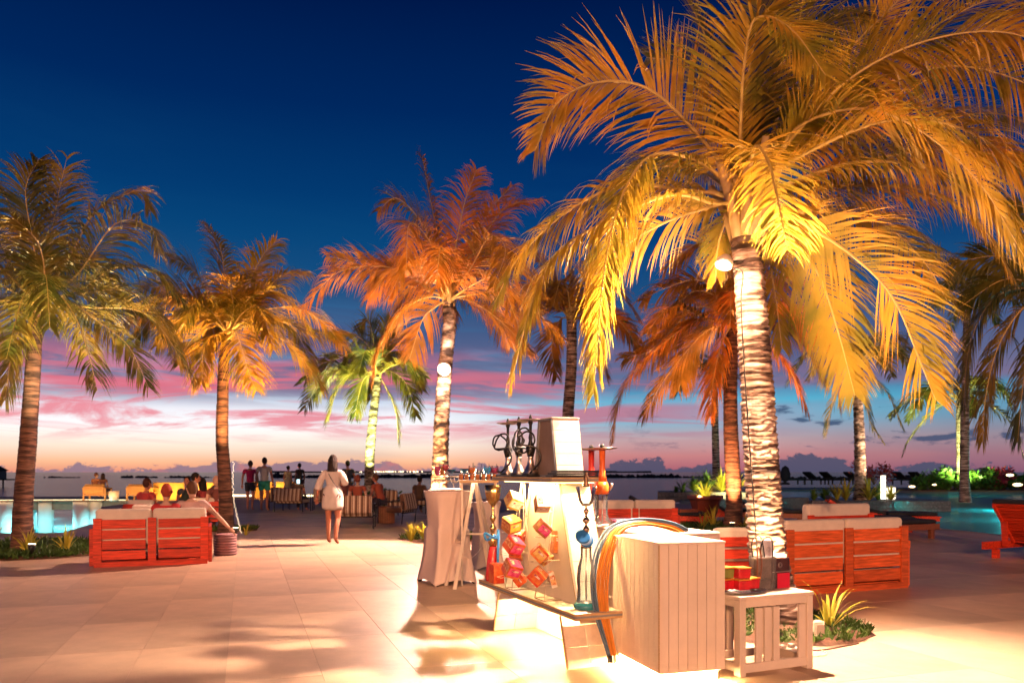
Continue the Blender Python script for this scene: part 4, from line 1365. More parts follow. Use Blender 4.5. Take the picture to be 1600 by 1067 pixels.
# low table with candles in the group
t = thing('low_table', 'dark low table with candle glow in the middle of the seated group', 'table', (-7.35, 17.9, 0))
mb = MB(); mb.box((0, 0, .42), (1.0, .6, .05)); part('table_top', mb, M_WOODD, t, .005)
for sx in (-1, 1):
    for sy in (-1, 1):
        mb = MB(); mb.box((sx * .44, sy * .24, .2), (.05, .05, .4)); part('leg', mb, M_WOODD, t)
for i, (x, y, lb_) in enumerate(((-7.45, 17.75, 'larger candle glass on the low table among the guests'), (-7.15, 17.9, 'round glowing bowl at the right of the low table'), (-7.7, 17.95, 'small glass at the left of the low table'))):
    o = solo('candle_glass', MB().lathe([(.03, 0), (.045, .05), (.05, .11 - .02 * i), (.04, .11 - .02 * i), (.001, .07)], (0, 0, .4455), 12), glow_mat('candle_%d' % i, (1, .72, .35), 2.5 if i < 2 else .8),
             lb_, 'candle', 'candles on the low table', loc=(x, y, 0))
lamp('POINT', 'candle_light', (-7.3, 17.85, .62), 5, (1, .5, .2), None, .04)


def lounger(label, loc, rz, ln=1.9, w=.75, up=50, h=.30, group='wooden sun loungers', cush=M_BLACKC, m=M_WOOD, detail=True, lift=.30):
    """head end at -y side is raised"""
    t = thing('sun_lounger', label, 'sun lounger', loc, rz, group)
    for s in (-1, 1):
        mb = MB(); mb.box((s * w / 2, ln / 2, h - .06), (.05, ln, .12)); part('side_rail', mb, m, t, .005)
        for y in (.25, ln - .15):
            mb = MB(); mb.box((s * (w / 2 - .05), y, (h - .12) / 2), (.08, .10, h - .12)); part('leg', mb, m, t, .005)
    n = 9 if detail else 4
    for i in range(n):
        mb = MB(); mb.box((0, .80 + (ln - .85) * i / (n - 1), h - .025), (w - .06, (ln - .85) / n * .8, .022)); part('slat', mb, m, t)
    a = R(up); bl = .80
    ca, sa = math.cos(a), math.sin(a)
    piv = V((0, .72, h))
    k2 = 11 if detail else 4
    rot = Euler((-a, 0, 0)).to_matrix()
    for i in range(k2):
        q = piv + V((0, -ca, sa)) * bl * (i + .5) / k2
        mb = MB(); mb.box(q, (w - .05, bl / k2 * .72, .022), rot); part('slat', mb, m, t)
    for s in (-1, 1):
        mb = MB(); mb.bar(piv + V((s * (w / 2 - .06), 0, -.03)), piv + V((s * (w / 2 - .06), -ca * bl, sa * bl - .03)), .04, .05); part('back_rail', mb, m, t)
        if detail:
            mb = MB(); mb.bar(piv + V((s * (w / 2 - .1), -ca * bl * .62, sa * bl * .62 - .06)), (s * (w / 2 - .1), .42, h - .08), .09, .035); part('prop', mb, m, t)
    mb = MB(); nrm = V((0, sa, ca))
    mb.box(piv + V((0, -ca, sa)) * bl * .53 + nrm * .05, (w - .03, bl * 1.02, .075), rot); part('back_cushion', mb, cush, t, .03)
    mb = MB(); mb.box((0, .74 + (ln - .76) / 2, h + .045), (w - .03, ln - .78, .08)); part('seat_cushion', mb, cush, t, .03)
    return t


lounger('close wooden sun lounger cut by the right edge with a raised slatted back', (7.55, 12.05, 0), R(-62), 2.0, .85, 48, .26)
lounger('low lounger with black pad behind the right sofa by the pool', (6.75, 15.9, 0), R(-70), 1.9, .8, 3, .30, m=M_WOODD, detail=False)
lounger('black padded lounger left of the bright planter, back raised', (4.95, 21.5, 0), R(-100), 1.9, .8, 35, .28, detail=False)
lounger('black padded lounger behind the plain red sofa', (2.9, 19.9, 0), R(-100), 1.9, .8, 30, .28, detail=False)
lounger('black padded lounger right beside the tallest palm trunk', (7.3, 18.6, 0), R(-104), 1.9, .8, 35, .26, detail=False)
lounger('dark lounger in front of the lit mosaic wall', (8.5, 19.9, 0), R(-100), 1.9, .8, 12, .28, detail=False)
lounger('brown lounger between planter and orange-lit palm trunk', (5.9, 20.9, 0), R(-108), 1.7, .8, 20, .30, detail=False, m=M_WOODD)
for i, (px, lb_) in enumerate(((1215, 'nearest to the tallest trunk'), (1258, 'second from the tallest trunk'), (1284, 'third from the tallest trunk'), (1322, 'just left of the ringed palm'),
                               (1397, 'first one right of the ringed palm'), (1424, 'beside the leafy island'))):
    lounger('dark lounger silhouette far out on the pool ledge, ' + lb_, P(px, 757, 62) * 1.0, R(-78), 2.2, 1.1, 38, .45, group='far loungers on the pool ledge', detail=False, m=M_BLACKM)
mb = MB(); mb.box((27.5, 64, -.12), (18, 5, .22))
struct('pool_ledge', mb, M_DKSTONE)
# dark umbrella stand silhouette
t = thing('folded_parasol', 'dark squat bundle standing between far loungers', 'parasol', P(1227, 757, 61))
mb = MB(); mb.lathe([(.35, 0), (.30, .15), (.05, .2), (.28, .35), (.40, .8), (.25, 1.3), (.03, 1.45)], (0, 0, 0), 12); part('cover', mb, M_BLACKC, t)
# dark red plant pot
t = thing('flower_pot', 'large dark red tapered pot under the bright planter', 'pot', (5.0, 20.6, 0))
mb = MB(); mb.lathe([(.22, 0), (.34, .40), (.40, .62), (.47, .66), (.47, .74), (.40, .74), (.36, .6), (.001, .58)], (0, 0, 0), 8, 1, 1, False); part('body', mb, mat('pot_red', (.20, .04, .02), .4, .15), t)
blades('strap leaved plant growing in the dark red pot', (5.0, 20.6, .56), 44, .62, .022, M_YEL, seed=133, asparts=False, spread=.8)
lamp('SPOT', 'pot_beam', (4.75, 20.2, .74), 26, (1.0, .95, .4), (5.05, 20.9, 1.1), .03, 130, .5)
solo('storage_box', MB().box((0, 0, .22), (.5, .45, .44)), M_WOODD, 'brown box seat left of the dark red pot', 'box', loc=(4.25, 19.6, 0), rz=.3, bevel=.01)
# glowing bollard and lamps on the islands
t = thing('bollard_light', 'white glowing post on the mosaic island', 'bollard light', P(1380, 781, 30.0))
mb = MB(); mb.tube([(0, 0, 0), (0, 0, .92)], .085, 14); part('glow_tube', mb, glow_mat('bollard_glow', (1.0, .86, .66), 3.0), t)
mb = MB(); mb.tube([(0, 0, -.02), (0, 0, .04)], .12, 14); part('foot', mb, M_BLACKM, t)
t = thing('box_light', 'squat glowing lamp box right of the white post', 'lamp', P(1392, 781, 30.4))
mb = MB(); mb.box((0, 0, .26), (.28, .2, .44)); part('body', mb, glow_mat('box_glow', (1.0, .84, .62), 1.8), t, .02)
for i, (px, py, s_, lb_) in enumerate(((1425, 760, .13, 'small warm lamp left of the leafy island'), (1460, 757, .09, 'tiny warm lamp in the leaves at the left of the leafy island'), (1578, 742, .16, 'warm lamp above the right end of the leafy island'), (1590, 757, .20, 'long warm lamp at the waterline of the leafy island'))):
    t = thing('garden_lamp', lb_, 'lamp', P(px, py, 50.5), 0, 'garden lamps across the pool')
    mb = MB(); mb.ball((0, 0, 0), s_, 10, 6, (1.6, .6, .5)); part('globe', mb, glow_mat('garden_glow_%d' % i, (1.0, .72, .38), 4), t)
    mb = MB(); mb.tube([(0, .1, -s_), (0, .1, 0)], .05, 6); part('post', mb, M_BLACKM, t)


# ------------------------------------------------------------------ the hookah cart
CART = V((.42, 5.30, 0)); CA = R(22)


def cw(x, y, z=0.0):
    """cart frame to world"""
    return CART + V((x * math.cos(CA) - y * math.sin(CA), x * math.sin(CA) + y * math.cos(CA), z))


cart = thing('display_cart', 'white plank kiosk with leaning end panels, low front bench and high top shelf', 'kiosk', CART, CA)
ZT = 1.275


def yn(z): return .12 + .45 * z / ZT       # near leaning panel
def yf(z): return 1.56 - .45 * z / ZT      # far leaning panel


NP = 9
for k in range(NP):
    z0, z1 = ZT * k / NP + .002, ZT * (k + 1) / NP - .002
    z0 += .008 if k == 0 else 0
    for fn, s in ((yn, 1), (yf, -1)):
        low = z1 < .37
        segs = ((.01, .185), (.189, .40)) if low else ((.15, .40),)
        for xa, xb in segs:
            off = random.uniform(0, .0012)
            y0, y1 = fn(z0), fn(z1)
            mb = MB()
            mb.hexa([(xa, y0 - (off if s > 0 else 0), z0), (xb, y0 - (off if s > 0 else 0), z0), (xb, y0 + s * .018, z0), (xa, y0 + s * .018, z0),
                     (xa, y1 - (off if s > 0 else 0), z1), (xb, y1 - (off if s > 0 else 0), z1), (xb, y1 + s * .018, z1), (xa, y1 + s * .018, z1)] if s > 0 else
                    [(xa, y0 - .018, z0), (xb, y0 - .018, z0), (xb, y0, z0), (xa, y0, z0), (xa, y1 - .018, z1), (xb, y1 - .018, z1), (xb, y1, z1), (xa, y1, z1)])
            part('plank', mb, M_WHITE2, cart, .0015)
mb = MB()
for x in (.165, .385):      # long side panels between the leaning ends, above the bench
    mb.hexa([(x, yn(.41) + .02, .405), (x + .012, yn(.41) + .02, .405), (x + .012, yf(.41) - .02, .405), (x, yf(.41) - .02, .405),
             (x, yn(ZT) + .02, ZT - .002), (x + .012, yn(ZT) + .02, ZT - .002), (x + .012, yf(ZT) - .02, ZT - .002), (x, yf(ZT) - .02, ZT - .002)])
part('side_panel', mb, mat('cream_panel', (.72, .62, .45), .5, .06, 3), cart)
mb = MB(); mb.hexa([(.385, yn(0) + .02, .01), (.397, yn(0) + .02, .01), (.397, yf(0) - .02, .01), (.385, yf(0) - .02, .01),
                    (.385, yn(.35) + .02, .352), (.397, yn(.35) + .02, .352), (.397, yf(.35) - .02, .352), (.385, yf(.35) - .02, .352)])
part('back_panel', mb, M_WHITE2, cart)
# striped edge trim down the near panel
for dx, m_ in ((0, M_EDGE), (.007, M_GREY), (.014, M_EDGE)):
    mb = MB(); mb.bar((.1445 + dx, yn(.41) - .004, .408), (.1445 + dx, yn(ZT) - .004, ZT - .003), .0065, .010); part('edge_trim', mb, m_, cart)
mb = MB(); mb.bar((.004, yn(0) - .002, .008), (.004, yn(.35) - .002, .35), .008, .022); part('edge_trim', mb, M_EDGE, cart)
mb = MB(); mb.bar((.004, yf(0) - .012, .008), (.004, yf(.35) - .012, .35), .008, .022); part('edge_trim', mb, M_EDGE, cart)


def ply_board(x0, x1, y0, y1, z0, z1, name):
    mb = MB(); mb.box(((x0 + x1) / 2, (y0 + y1) / 2, (z0 + z1) / 2), (x1 - x0 - .008, y1 - y0 - .008, z1 - z0)); part(name, mb, M_WHITE2, cart)
    h3 = (z1 - z0) / 3
    for k, m_ in enumerate((M_EDGE, M_GREY, M_EDGE)):
        zz = z0 + h3 * (k + .5); e = .003 if k != 1 else .0015
        mb = MB()
        mb.box(((x0 + x1) / 2, y0 - e / 2 + .002, zz), (x1 - x0, .006 + e, h3 - .0006)); mb.box((x0 - e / 2 + .002, (y0 + y1) / 2 + .004, zz), (.006 + e, y1 - y0 - .008, h3 - .0006))
        mb.box((x1 + e / 2 - .002, (y0 + y1) / 2 + .004, zz), (.006 + e, y1 - y0 - .008, h3 - .0006))
        part('edge_band', mb, m_, cart)


ply_board(0, .36, 0, 1.9, .357, .40, 'bench_board')
ply_board(.02, .40, .42, 1.62, ZT, ZT + .035, 'top_shelf')
ZS = ZT + .0352
mb = MB(); mb.box((.10, 1.0, ZT - .005), (.012, 1.05, .006)); part('led_strip', mb, M_LEDY, cart)
mb = MB(); mb.box((.22, .445, ZT - .005), (.30, .012, .006)); part('led_strip', mb, M_LEDY, cart)  # added strip, made up to go with the end fill light
mb = MB(); mb.box((.06, .85, .353), (.012, 1.1, .006)); part('led_strip', mb, M_LEDY, cart)
lamp('AREA', 'shelf_led_light', cw(.10, 1.0, ZT - .012), 20, (1.0, .64, .28), cw(.06, 1.0, 0), (.02, 1.0)).rotation_euler = (0, R(-8), CA)
lamp('AREA', 'shelf_end_fill_light', cw(.22, .43, ZT - .012), 20, (1.0, .60, .24), None, (.30, .02)).rotation_euler = (R(-28), R(-14), CA)  # added fill for the counter's left face and the near panel
lamp('AREA', 'bench_led_light', cw(.14, .85, .345), 38, (1.0, .64, .30), cw(.14, .85, 0), (.03, 1.1)).rotation_euler = (0, R(-12), CA)

# cabinet on the top shelf
cab = thing('sloping_cabinet', 'small tapering white plank cabinet standing on the top shelf', 'cabinet', cw(.15, .59, ZS), CA)
CH = .44
for k in range(5):
    z0, z1 = CH * k / 5 + .0015, CH * (k + 1) / 5 - .0015
    a0, a1 = .09 * z0 / CH, .09 * z1 / CH
    mb = MB(); mb.hexa([(.0, a0, z0), (.22, a0, z0), (.22, a0 + .016, z0), (0, a0 + .016, z0), (0, a1, z1), (.22, a1, z1), (.22, a1 + .016, z1), (0, a1 + .016, z1)])
    part('plank', mb, M_WHITE2, cab, .0015)
mb = MB(); a1 = .09
mb.hexa([(.004, .018, .001), (.218, .018, .001), (.218, .40, .001), (.004, .40, .001), (.004, a1 + .018, CH - .004), (.218, a1 + .018, CH - .004), (.218, .32, CH - .004), (.004, .32, CH - .004)])
part('body', mb, mat('brown_inset', (.24, .17, .13), .5, .15, 5), cab)
fr_ = MB()
for a, b in (((-.002, .012, .004), (-.002, .098, CH)), ((-.002, .098, CH - .004), (-.002, .325, CH - .004)), ((-.002, .40, .004), (-.002, .325, CH - .004)), ((-.002, .02, .010), (-.002, .40, .010))):
    fr_.bar(a, b, .02, .014)
part('frame', fr_, M_GREY, cab)
mb = MB(); mb.hexa([(-.006, .086, CH), (.226, .086, CH), (.226, .33, CH), (-.006, .33, CH), (-.006, .086, CH + .012), (.226, .086, CH + .012), (.226, .33, CH + .012), (-.006, .33, CH + .012)])
part('top_board', mb, M_WHITE2, cab, .002)

# trays
def tray(label, loc, w, l, rz, m, h=.014):
    t = thing('serving_tray', label, 'tray', loc, rz, 'trays on the top shelf')
    mb = MB(); mb.box((0, 0, .003), (w, l, .006)); part('plate', mb, m, t, .002)
    mb = MB()
    for a, b in (((-w / 2, -l / 2), (w / 2, -l / 2)), ((w / 2, -l / 2), (w / 2, l / 2)), ((w / 2, l / 2), (-w / 2, l / 2)), ((-w / 2, l / 2), (-w / 2, -l / 2))):
        mb.bar((a[0], a[1], .008), (b[0], b[1], .008), .008, h)
    part('rim', mb, m, t)
    return t


for k, (dx, dy, w, rz, lb_) in enumerate(((.0, .0, .36, 0, 'bottom black tray of the stack in front of the cabinet'), (.01, .01, .34, .06, 'middle black tray of the stack in front of the cabinet'),
                                         (.035, .02, .32, -.05, 'top black tray overhanging the stack in front of the cabinet'))):
    tray(lb_, cw(.22 + dx, .49 + dy, ZS + .001 + .017 * k), w, .13, CA + rz, M_BLACK)
tray('clear rimmed black tray under the nearest black hookah', cw(.10, 1.02, ZS + .001), .17, .26, CA + .1, M_BLACKM)
tray('black tray under the two farther black hookahs', cw(.10, 1.36, ZS + .001), .17, .34, CA - .05, M_BLACKM)


def ringdisc(r, z, t_=.006, c=(0, 0)):
    return MB().lathe([(.004, z + .004), (r * .6, z), (r, z + .010), (r, z + .010 + t_ * .5), (r * .6, z + t_), (.004, z + .004 + t_)], (c[0], c[1], 0), 22)


def small_hookah(label, loc, rz, s=1.0, seed=0):
    t = thing('hookah', label, 'hookah', loc, rz, 'black hookahs on the top shelf')
    rnd = random.Random(seed)
    part('vase', MB().lathe([(.055 * s, 0), (.060 * s, .015), (.045 * s, .05), (.028 * s, .09), (.020 * s, .14), (.026 * s, .155)], (0, 0, 0), 16), M_SILVER, t)
    part('base_ring', MB().lathe([(.066 * s, 0), (.070 * s, .012), (.056 * s, .022), (.064 * s, .03)], (0, 0, 0), 16), M_BLACKM, t)
    part('stem', MB().lathe([(.024 * s, .155), (.034 * s, .19), (.040 * s, .22), (.020 * s, .25), (.013 * s, .28), (.017 * s, .30), (.011 * s, .33), (.012 * s, .40), (.020 * s, .42), (.016 * s, .44)], (0, 0, 0), 12), M_BLACK, t)
    part('ash_tray', ringdisc(.095 * s, .43), M_SILVER, t)
    part('bowl', MB().lathe([(.010, .44), (.014, .455), (.010, .468), (.006, .48)], (0, 0, 0), 10), M_BLACK, t)
    hose = MB()
    pts = []
    for i in range(34):
        a = i / 33 * 2 * PI * 1.6 + rnd.uniform(-.1, .1)
        rr = .075 * s * (1 + .25 * math.sin(i * .5 + seed))
        pts.append(V((-.05 * s + math.cos(a) * rr * .8, -.035 + .012 * i / 33, .27 + math.sin(a) * rr + .01 * i / 33)))
    pts = [V((0, 0, .22))] + pts + [V((.03, -.06, .22)), V((.06, -.08, .12)), V((-.03, -.10, .02))]
    hose.tube(crv(pts, 3), .0075, 7)
    part('hose', hose, M_BLACK, t)
    return t


small_hookah('black hookah nearest the cabinet, hose looped round its stem', cw(.10, .98, ZS + .007), .2, 1.05, 1)
small_hookah('black hookah in the middle of the three on the shelf', cw(.10, 1.22, ZS + .007), .9, 1.0, 2)
small_hookah('black hookah at the far left end of the top shelf', cw(.10, 1.46, ZS + .007), -.4, 1.0, 3)

# ornate hookahs on the bench
t = thing('hookah', 'tall silver hookah with turquoise footed glass vase on the near bench end', 'hookah', cw(.17, .17, .4015), 0, 'ornate hookahs on the bench')
part('vase_foot', MB().lathe([(.070, 0), (.086, .008), (.088, .030), (.078, .040), (.072, .048)], (0, 0, 0), 24), M_TEAL, t)
part('vase', MB().lathe([(.071, .048), (.062, .09), (.060, .15), (.066, .21), (.058, .29), (.040, .35), (.036, .40), (.040, .43)], (0, 0, 0), 24, caps=False), M_FROST, t)
part('downstem', MB().tube([(0, 0, .06), (0, 0, .42)], .006, 8), M_SILVER, t)
part('collar', MB().lathe([(.034, .42), (.038, .44), (.03, .46), (.022, .47)], (0, 0, 0), 16), M_GOLD, t)
part('stem', MB().lathe([(.016, .46), (.024, .475), (.026, .49), (.010, .505), (.008, .52), (.018, .532), (.027, .55), (.016, .568), (.007, .58), (.009, .59), (.022, .60), (.026, .617), (.012, .635), (.007, .65), (.016, .665), (.022, .68), (.010, .695), (.006, .705), (.014, .712)], (0, 0, 0), 18), mat('dark_pewter', (.34, .24, .17), .22, .2, 30, metal=1), t)
part('glass_bowl', MB().lathe([(.016, .71), (.038, .722), (.052, .75), (.062, .80), (.074, .845)], (0, 0, 0), 24, caps=False), M_GLASS, t)
part('bowl_foot', MB().lathe([(.03, .712), (.036, .722), (.02, .73)], (0, 0, 0), 16), M_SILVER, t)
part('cap', MB().lathe([(.022, .845), (.026, .86), (.014, .875), (.020, .89), (.018, .915), (.008, .93), (.010, .945)], (0, 0, 0), 14), mat('dark_brass', (.28, .16, .09), .3, .1, 8, metal=.8), t)
for k in range(3):
    mb = MB(); mb.lathe([(.035, 0), (.052, .003), (.054, .010), (.040, .012)], (0, 0, 0), 22)
    o = part('hose_disc', mb, (mat('blue_lacquer', (.03, .16, .42), .25, .1, 6), mat('pale_blue_lacquer', (.25, .42, .62), .25, .1, 6), MATS['blue_lacquer'])[k], t, loc=(-.03 + .012 * k, -.035, .50 - .012 * k), rot=(R(58), R(30), 0))
t = thing('hookah', 'golden hookah with goblet bowl and blue hose at the far end of the bench', 'hookah', cw(.07, 1.74, .4015), 0, 'ornate hookahs on the bench')
part('vase', MB().lathe([(.06, 0), (.068, .03), (.060, .10), (.050, .20), (.03, .30)], (0, 0, 0), 20), mat('red_glassy', (.55, .03, .03), .15, .2, 5), t)
part('stem', MB().lathe([(.028, .30), (.04, .33), (.046, .36), (.02, .40), (.014, .42), (.024, .44), (.03, .46), (.014, .49), (.010, .51), (.022, .53), (.028, .55), (.012, .58), (.009, .62), (.014, .65)], (0, 0, 0), 16), M_GOLD, t)
part('bowl', MB().lathe([(.014, .65), (.030, .67), (.055, .70), (.066, .76), (.075, .835), (.070, .835), (.055, .76)], (0, 0, 0), 22, caps=False), M_GOLD, t)
part('hose', MB().tube(crv([(0.02, -.02, .40), (-.05, -.05, .36), (-.065, -.07, .42), (.03, -.09, .38), (.05, -.07, .44), (.045, -.08, .2), (.045, -.09, .03)], 6), .012, 8), mat('blue_hose', (.04, .22, .60), .35, .1, 8), t)


# wire racks with tobacco boxes
def rack(label, x, y, h=.86, seed=0, bw=.16, bd=.14):
    t = thing('wire_rack', label, 'wire rack', cw(x, y, .4015), CA, 'wire racks on the bench')
    r = .0032
    apex = V((0.055, 0.02, h))
    legs = [(-bw / 2, -bd / 2), (bw / 2, -bd / 2), (bw / 2, bd / 2), (-bw / 2, bd / 2)]
    for lx, ly in legs:
        mb = MB(); mb.tube([(lx, ly, .004), apex + V((lx * .12, ly * .12, 0))], r, 6); part('leg', mb, M_WIRE, t)
    mb = MB()
    for a, b in zip(legs, legs[1:] + legs[:1]): mb.tube([(a[0], a[1], .004), (b[0], b[1], .004)], r, 6)
    part('base_wire', mb, mat('brown_wire', (.30, .17, .08), .4, .1, 9, metal=.4), t)
    for k in range(4):
        z = .115 + .18 * k; f = z / h
        mb = MB(); q = [V((a[0], a[1], 0)).lerp(V((apex.x, apex.y, 0)), f) + V((0, 0, z)) for a in legs]
        for a, b in zip(q, q[1:] + q[:1]): mb.tube([a, b], r * .8, 5)
        ax = q[0].lerp(q[3], .5)
        mb.tube([q[0], ax + V((-.10, -.045, -.015)), ax + V((-.10, .045, -.015)), q[3]], r * .8, 5)
        part('shelf_wire', mb, M_WIRE, t)
    return t


rack('left wire rack holding yellow and pink tobacco boxes', .09, 1.22)
rack('right wire rack holding tilted red and pink tobacco boxes', .12, .64, bw=.19, bd=.17)


def pack(label, px, py, d, size, rot, ca, cb, asp=(1, 1, .9)):
    p = P(px, py, d)
    t = thing('tobacco_box', label, 'box', p, 0, 'tobacco boxes on the wire racks')
    t.rotation_euler = rot
    s = size
    ax, ay, az = asp
    mb = MB(); mb.box((0, 0, 0), (s * ax, s * ay, s * az)); part('carton', mb, ca, t, .003)
    mb = MB(); mb.box((0, 0, s * az * .5 + .0012), (s * ax * .94, s * ay * .94, .002)); part('printed_lid', mb, cb, t)
    mb = MB(); mb.box((0, -s * ay * .5 - .0012, 0), (s * ax * .86, .002, s * az * .62)); part('printed_side', mb, cb, t)
    mb = MB(); mb.box((s * ax * .5 + .0012, 0, -s * az * .1), (.002, s * ay * .8, s * az * .5)); part('side_print', mb, PK['foil'], t)
    mb = MB(); mb.box((-s * ax * .5 - .0012, 0, s * az * .1), (.002, s * ay * .8, s * az * .4)); part('side_print', mb, PK['foil'], t)
    mb = MB(); mb.box((-s * ax * .2, 0, s * az * .5 + .0028), (s * ax * .3, s * ay * .5, .0012)); part('label_patch', mb, PK['dark'], t)
    mb = MB(); mb.box((0, -s * ay * .5 - .0028, s * az * .12), (s * ax * .5, .0012, s * az * .14)); part('label_patch', mb, PK['dark'], t)
    return t


def print_mat(name, c1, c2, sc=14): return mat(name, c1, .3, .1, sc, 0, col2=c2, thr=(.42, .56))


PK = dict(foil=print_mat('foil_print', (.75, .45, .20), (.45, .12, .04), 30), dark=print_mat('dark_label', (.40, .03, .10), (.85, .75, .6), 60), gold=print_mat('gold_print', (.62, .36, .06), (.75, .55, .20)), white=print_mat('white_print', (.8, .78, .74), (.62, .56, .46)),
          yellow=print_mat('yellow_print', (.78, .60, .06), (.82, .72, .16)), pink=print_mat('pink_print', (.72, .02, .20), (.80, .16, .36)),
          red=print_mat('red_print', (.60, .05, .02), (.72, .16, .04)), orange=print_mat('orange_print', (.70, .24, .04), (.62, .08, .03)),
          brown=print_mat('brown_print', (.36, .12, .04), (.5, .2, .06)))
pack('gold tobacco box with white lid, top of the left wire rack', 803, 782, 6.40, .112, (R(38), R(18), R(30)), PK['gold'], PK['white'])
pack('yellow tobacco box, second from top on the left wire rack', 799, 819, 6.38, .118, (R(25), R(-12), R(35)), PK['brown'], PK['yellow'])
pack('upper pink tobacco box on the left wire rack', 803, 852, 6.34, .120, (R(32), R(15), R(40)), PK['red'], PK['pink'])
pack('lowest pink tobacco box on the left wire rack', 800, 888, 6.30, .120, (R(30), R(15), R(30)), PK['orange'], PK['pink'])
pack('brown tobacco box with shiny white top, top of the right wire rack', 847, 786, 5.90, .105, (R(62), R(0), R(12)), PK['brown'], PK['white'])
pack('magenta tobacco box hanging slanted on the right wire rack', 848, 825, 5.86, .100, (R(20), R(38), R(25)), PK['brown'], PK['pink'])
pack('orange diamond-tilted tobacco box, third on the right wire rack', 843, 864, 5.84, .105, (R(10), R(46), R(8)), PK['orange'], PK['gold'])
pack('lowest red diamond-tilted tobacco box on the right wire rack', 840, 900, 5.80, .110, (R(8), R(44), R(-8)), PK['red'], PK['orange'])
pack('small orange packet tucked behind the yellow box on the left rack', 813, 838, 6.50, .09, (R(10), R(-30), R(60)), PK['red'], PK['orange'], (1, .7, 1))
pack('flat red packet wedged between the two pink boxes of the left rack', 806, 870, 6.42, .10, (R(5), R(20), R(80)), PK['red'], PK['gold'], (1, 1, .35))
pack('red packet peeking out under the lowest pink box', 812, 905, 6.40, .10, (R(20), R(50), R(10)), PK['red'], PK['red'], (.8, .8, .8))
pack('leaning brown packet behind the magenta box on the right rack', 866, 846, 5.98, .11, (R(0), R(8), R(20)), PK['brown'], PK['orange'], (.35, .9, 1.5))
pack('tan folded packet above the lowest red box on the right rack', 852, 872, 5.92, .10, (R(30), R(-30), R(30)), PK['gold'], PK['brown'], (1.1, .8, .4))
pack('pale foil packet low inside the right rack', 862, 905, 5.95, .09, (R(0), R(-15), R(10)), PK['white'], PK['foil'], (.5, .9, 1.3))
solo('tobacco_box', MB().box((0, 0, 0), (.1, .1, .17)), PK['red'], 'red upright box at the foot of the golden hookah', 'box', loc=cw(.05, 1.60, .4875), rz=.5, bevel=.003)

# ------------------------------------------------------------------ panelled counter
BC = V((.924, 5.0, 0)); BA = R(17)
ct = thing('panelled_counter', 'white tongue-and-groove counter on a glowing plinth in front of the cart', 'counter', BC, BA)
W_, D_, Z0, Z1 = .472, .70, .080, .890
npx, npy = 7, 10
for k in range(npx):
    a, b = W_ * k / npx, W_ * (k + 1) / npx
    mb = MB(); mb.box(((a + b) / 2, .006 - random.uniform(0, .0008), (Z0 + Z1) / 2), (b - a - .0035, .012, Z1 - Z0)); part('panel_board', mb, M_WHITE, ct, .0012)
    mb = MB(); mb.box(((a + b) / 2, D_ - .006, (Z0 + Z1) / 2), (b - a - .0035, .012, Z1 - Z0)); part('panel_board', mb, M_WHITE, ct)
for k in range(npy):
    a, b = .014 + (D_ - .028) * k / npy, .014 + (D_ - .028) * (k + 1) / npy
    mb = MB(); mb.box((.006 - random.uniform(0, .0008), (a + b) / 2, (Z0 + Z1) / 2), (.012, b - a - .0035, Z1 - Z0)); part('panel_board', mb, M_WHITE, ct, .0012)
    mb = MB(); mb.box((W_ - .006, (a + b) / 2, (Z0 + Z1) / 2), (.012, b - a - .0035, Z1 - Z0)); part('panel_board', mb, M_WHITE, ct)
mb = MB(); mb.box((W_ / 2, D_ / 2, (Z0 + Z1) / 2), (W_ - .03, D_ - .03, Z1 - Z0 - .004)); part('carcass', mb, mat('groove_brown', (.22, .15, .09), .8, .1, 5), ct)
mb = MB(); mb.box((W_ / 2, D_ / 2, Z1 + .008), (W_ + .006, D_ + .006, .014)); part('top_board', mb, M_WHITE, ct, .002)
mb = MB(); mb.box((-.001, -.001, (Z0 + Z1) / 2), (.007, .007, Z1 - Z0)); part('corner_bead', mb, M_EDGE, ct)
mb = MB(); mb.box((W_ / 2, D_ / 2, .039), (W_ - .07, D_ - .07, .078)); part('plinth', mb, M_WHITE, ct)
mb = MB()
mb.box((W_ / 2, .022, Z0 - .005), (W_ - .05, .010, .006)); mb.box((.022, D_ / 2, Z0 - .005), (.010, D_ - .05, .006))
part('led_strip', mb, M_LEDY, ct)


def cb(x, y, z): return BC + V((x * math.cos(BA) - y * math.sin(BA), x * math.sin(BA) + y * math.cos(BA), z))


lamp('AREA', 'plinth_led_light', cb(W_ / 2, .018, Z0 - .011), 36, (1, .58, .24), None, (W_ - .05, .02)).rotation_euler = (0, 0, BA)
lamp('AREA', 'plinth_led_light', cb(.018, D_ / 2, Z0 - .011), 95, (1, .58, .24), None, (.02, D_ - .05)).rotation_euler = (0, 0, BA)

# cloth covered table behind
t = thing('cloth_table', 'white cloth covered table behind the panelled counter with two red hookahs on it', 'table', (1.08, 6.42, 0), R(20))
mb = MB(); mb.box((0, 0, .89), (.62, 1.15, .02)); mb.hexa([(-.36, -.62, .01), (.36, -.62, .01), (.36, .62, .01), (-.36, .62, .01), (-.31, -.575, .879), (.31, -.575, .879), (.31, .575, .879), (-.31, .575, .879)])
part('cloth', mb, M_CLOTH, t, .01)


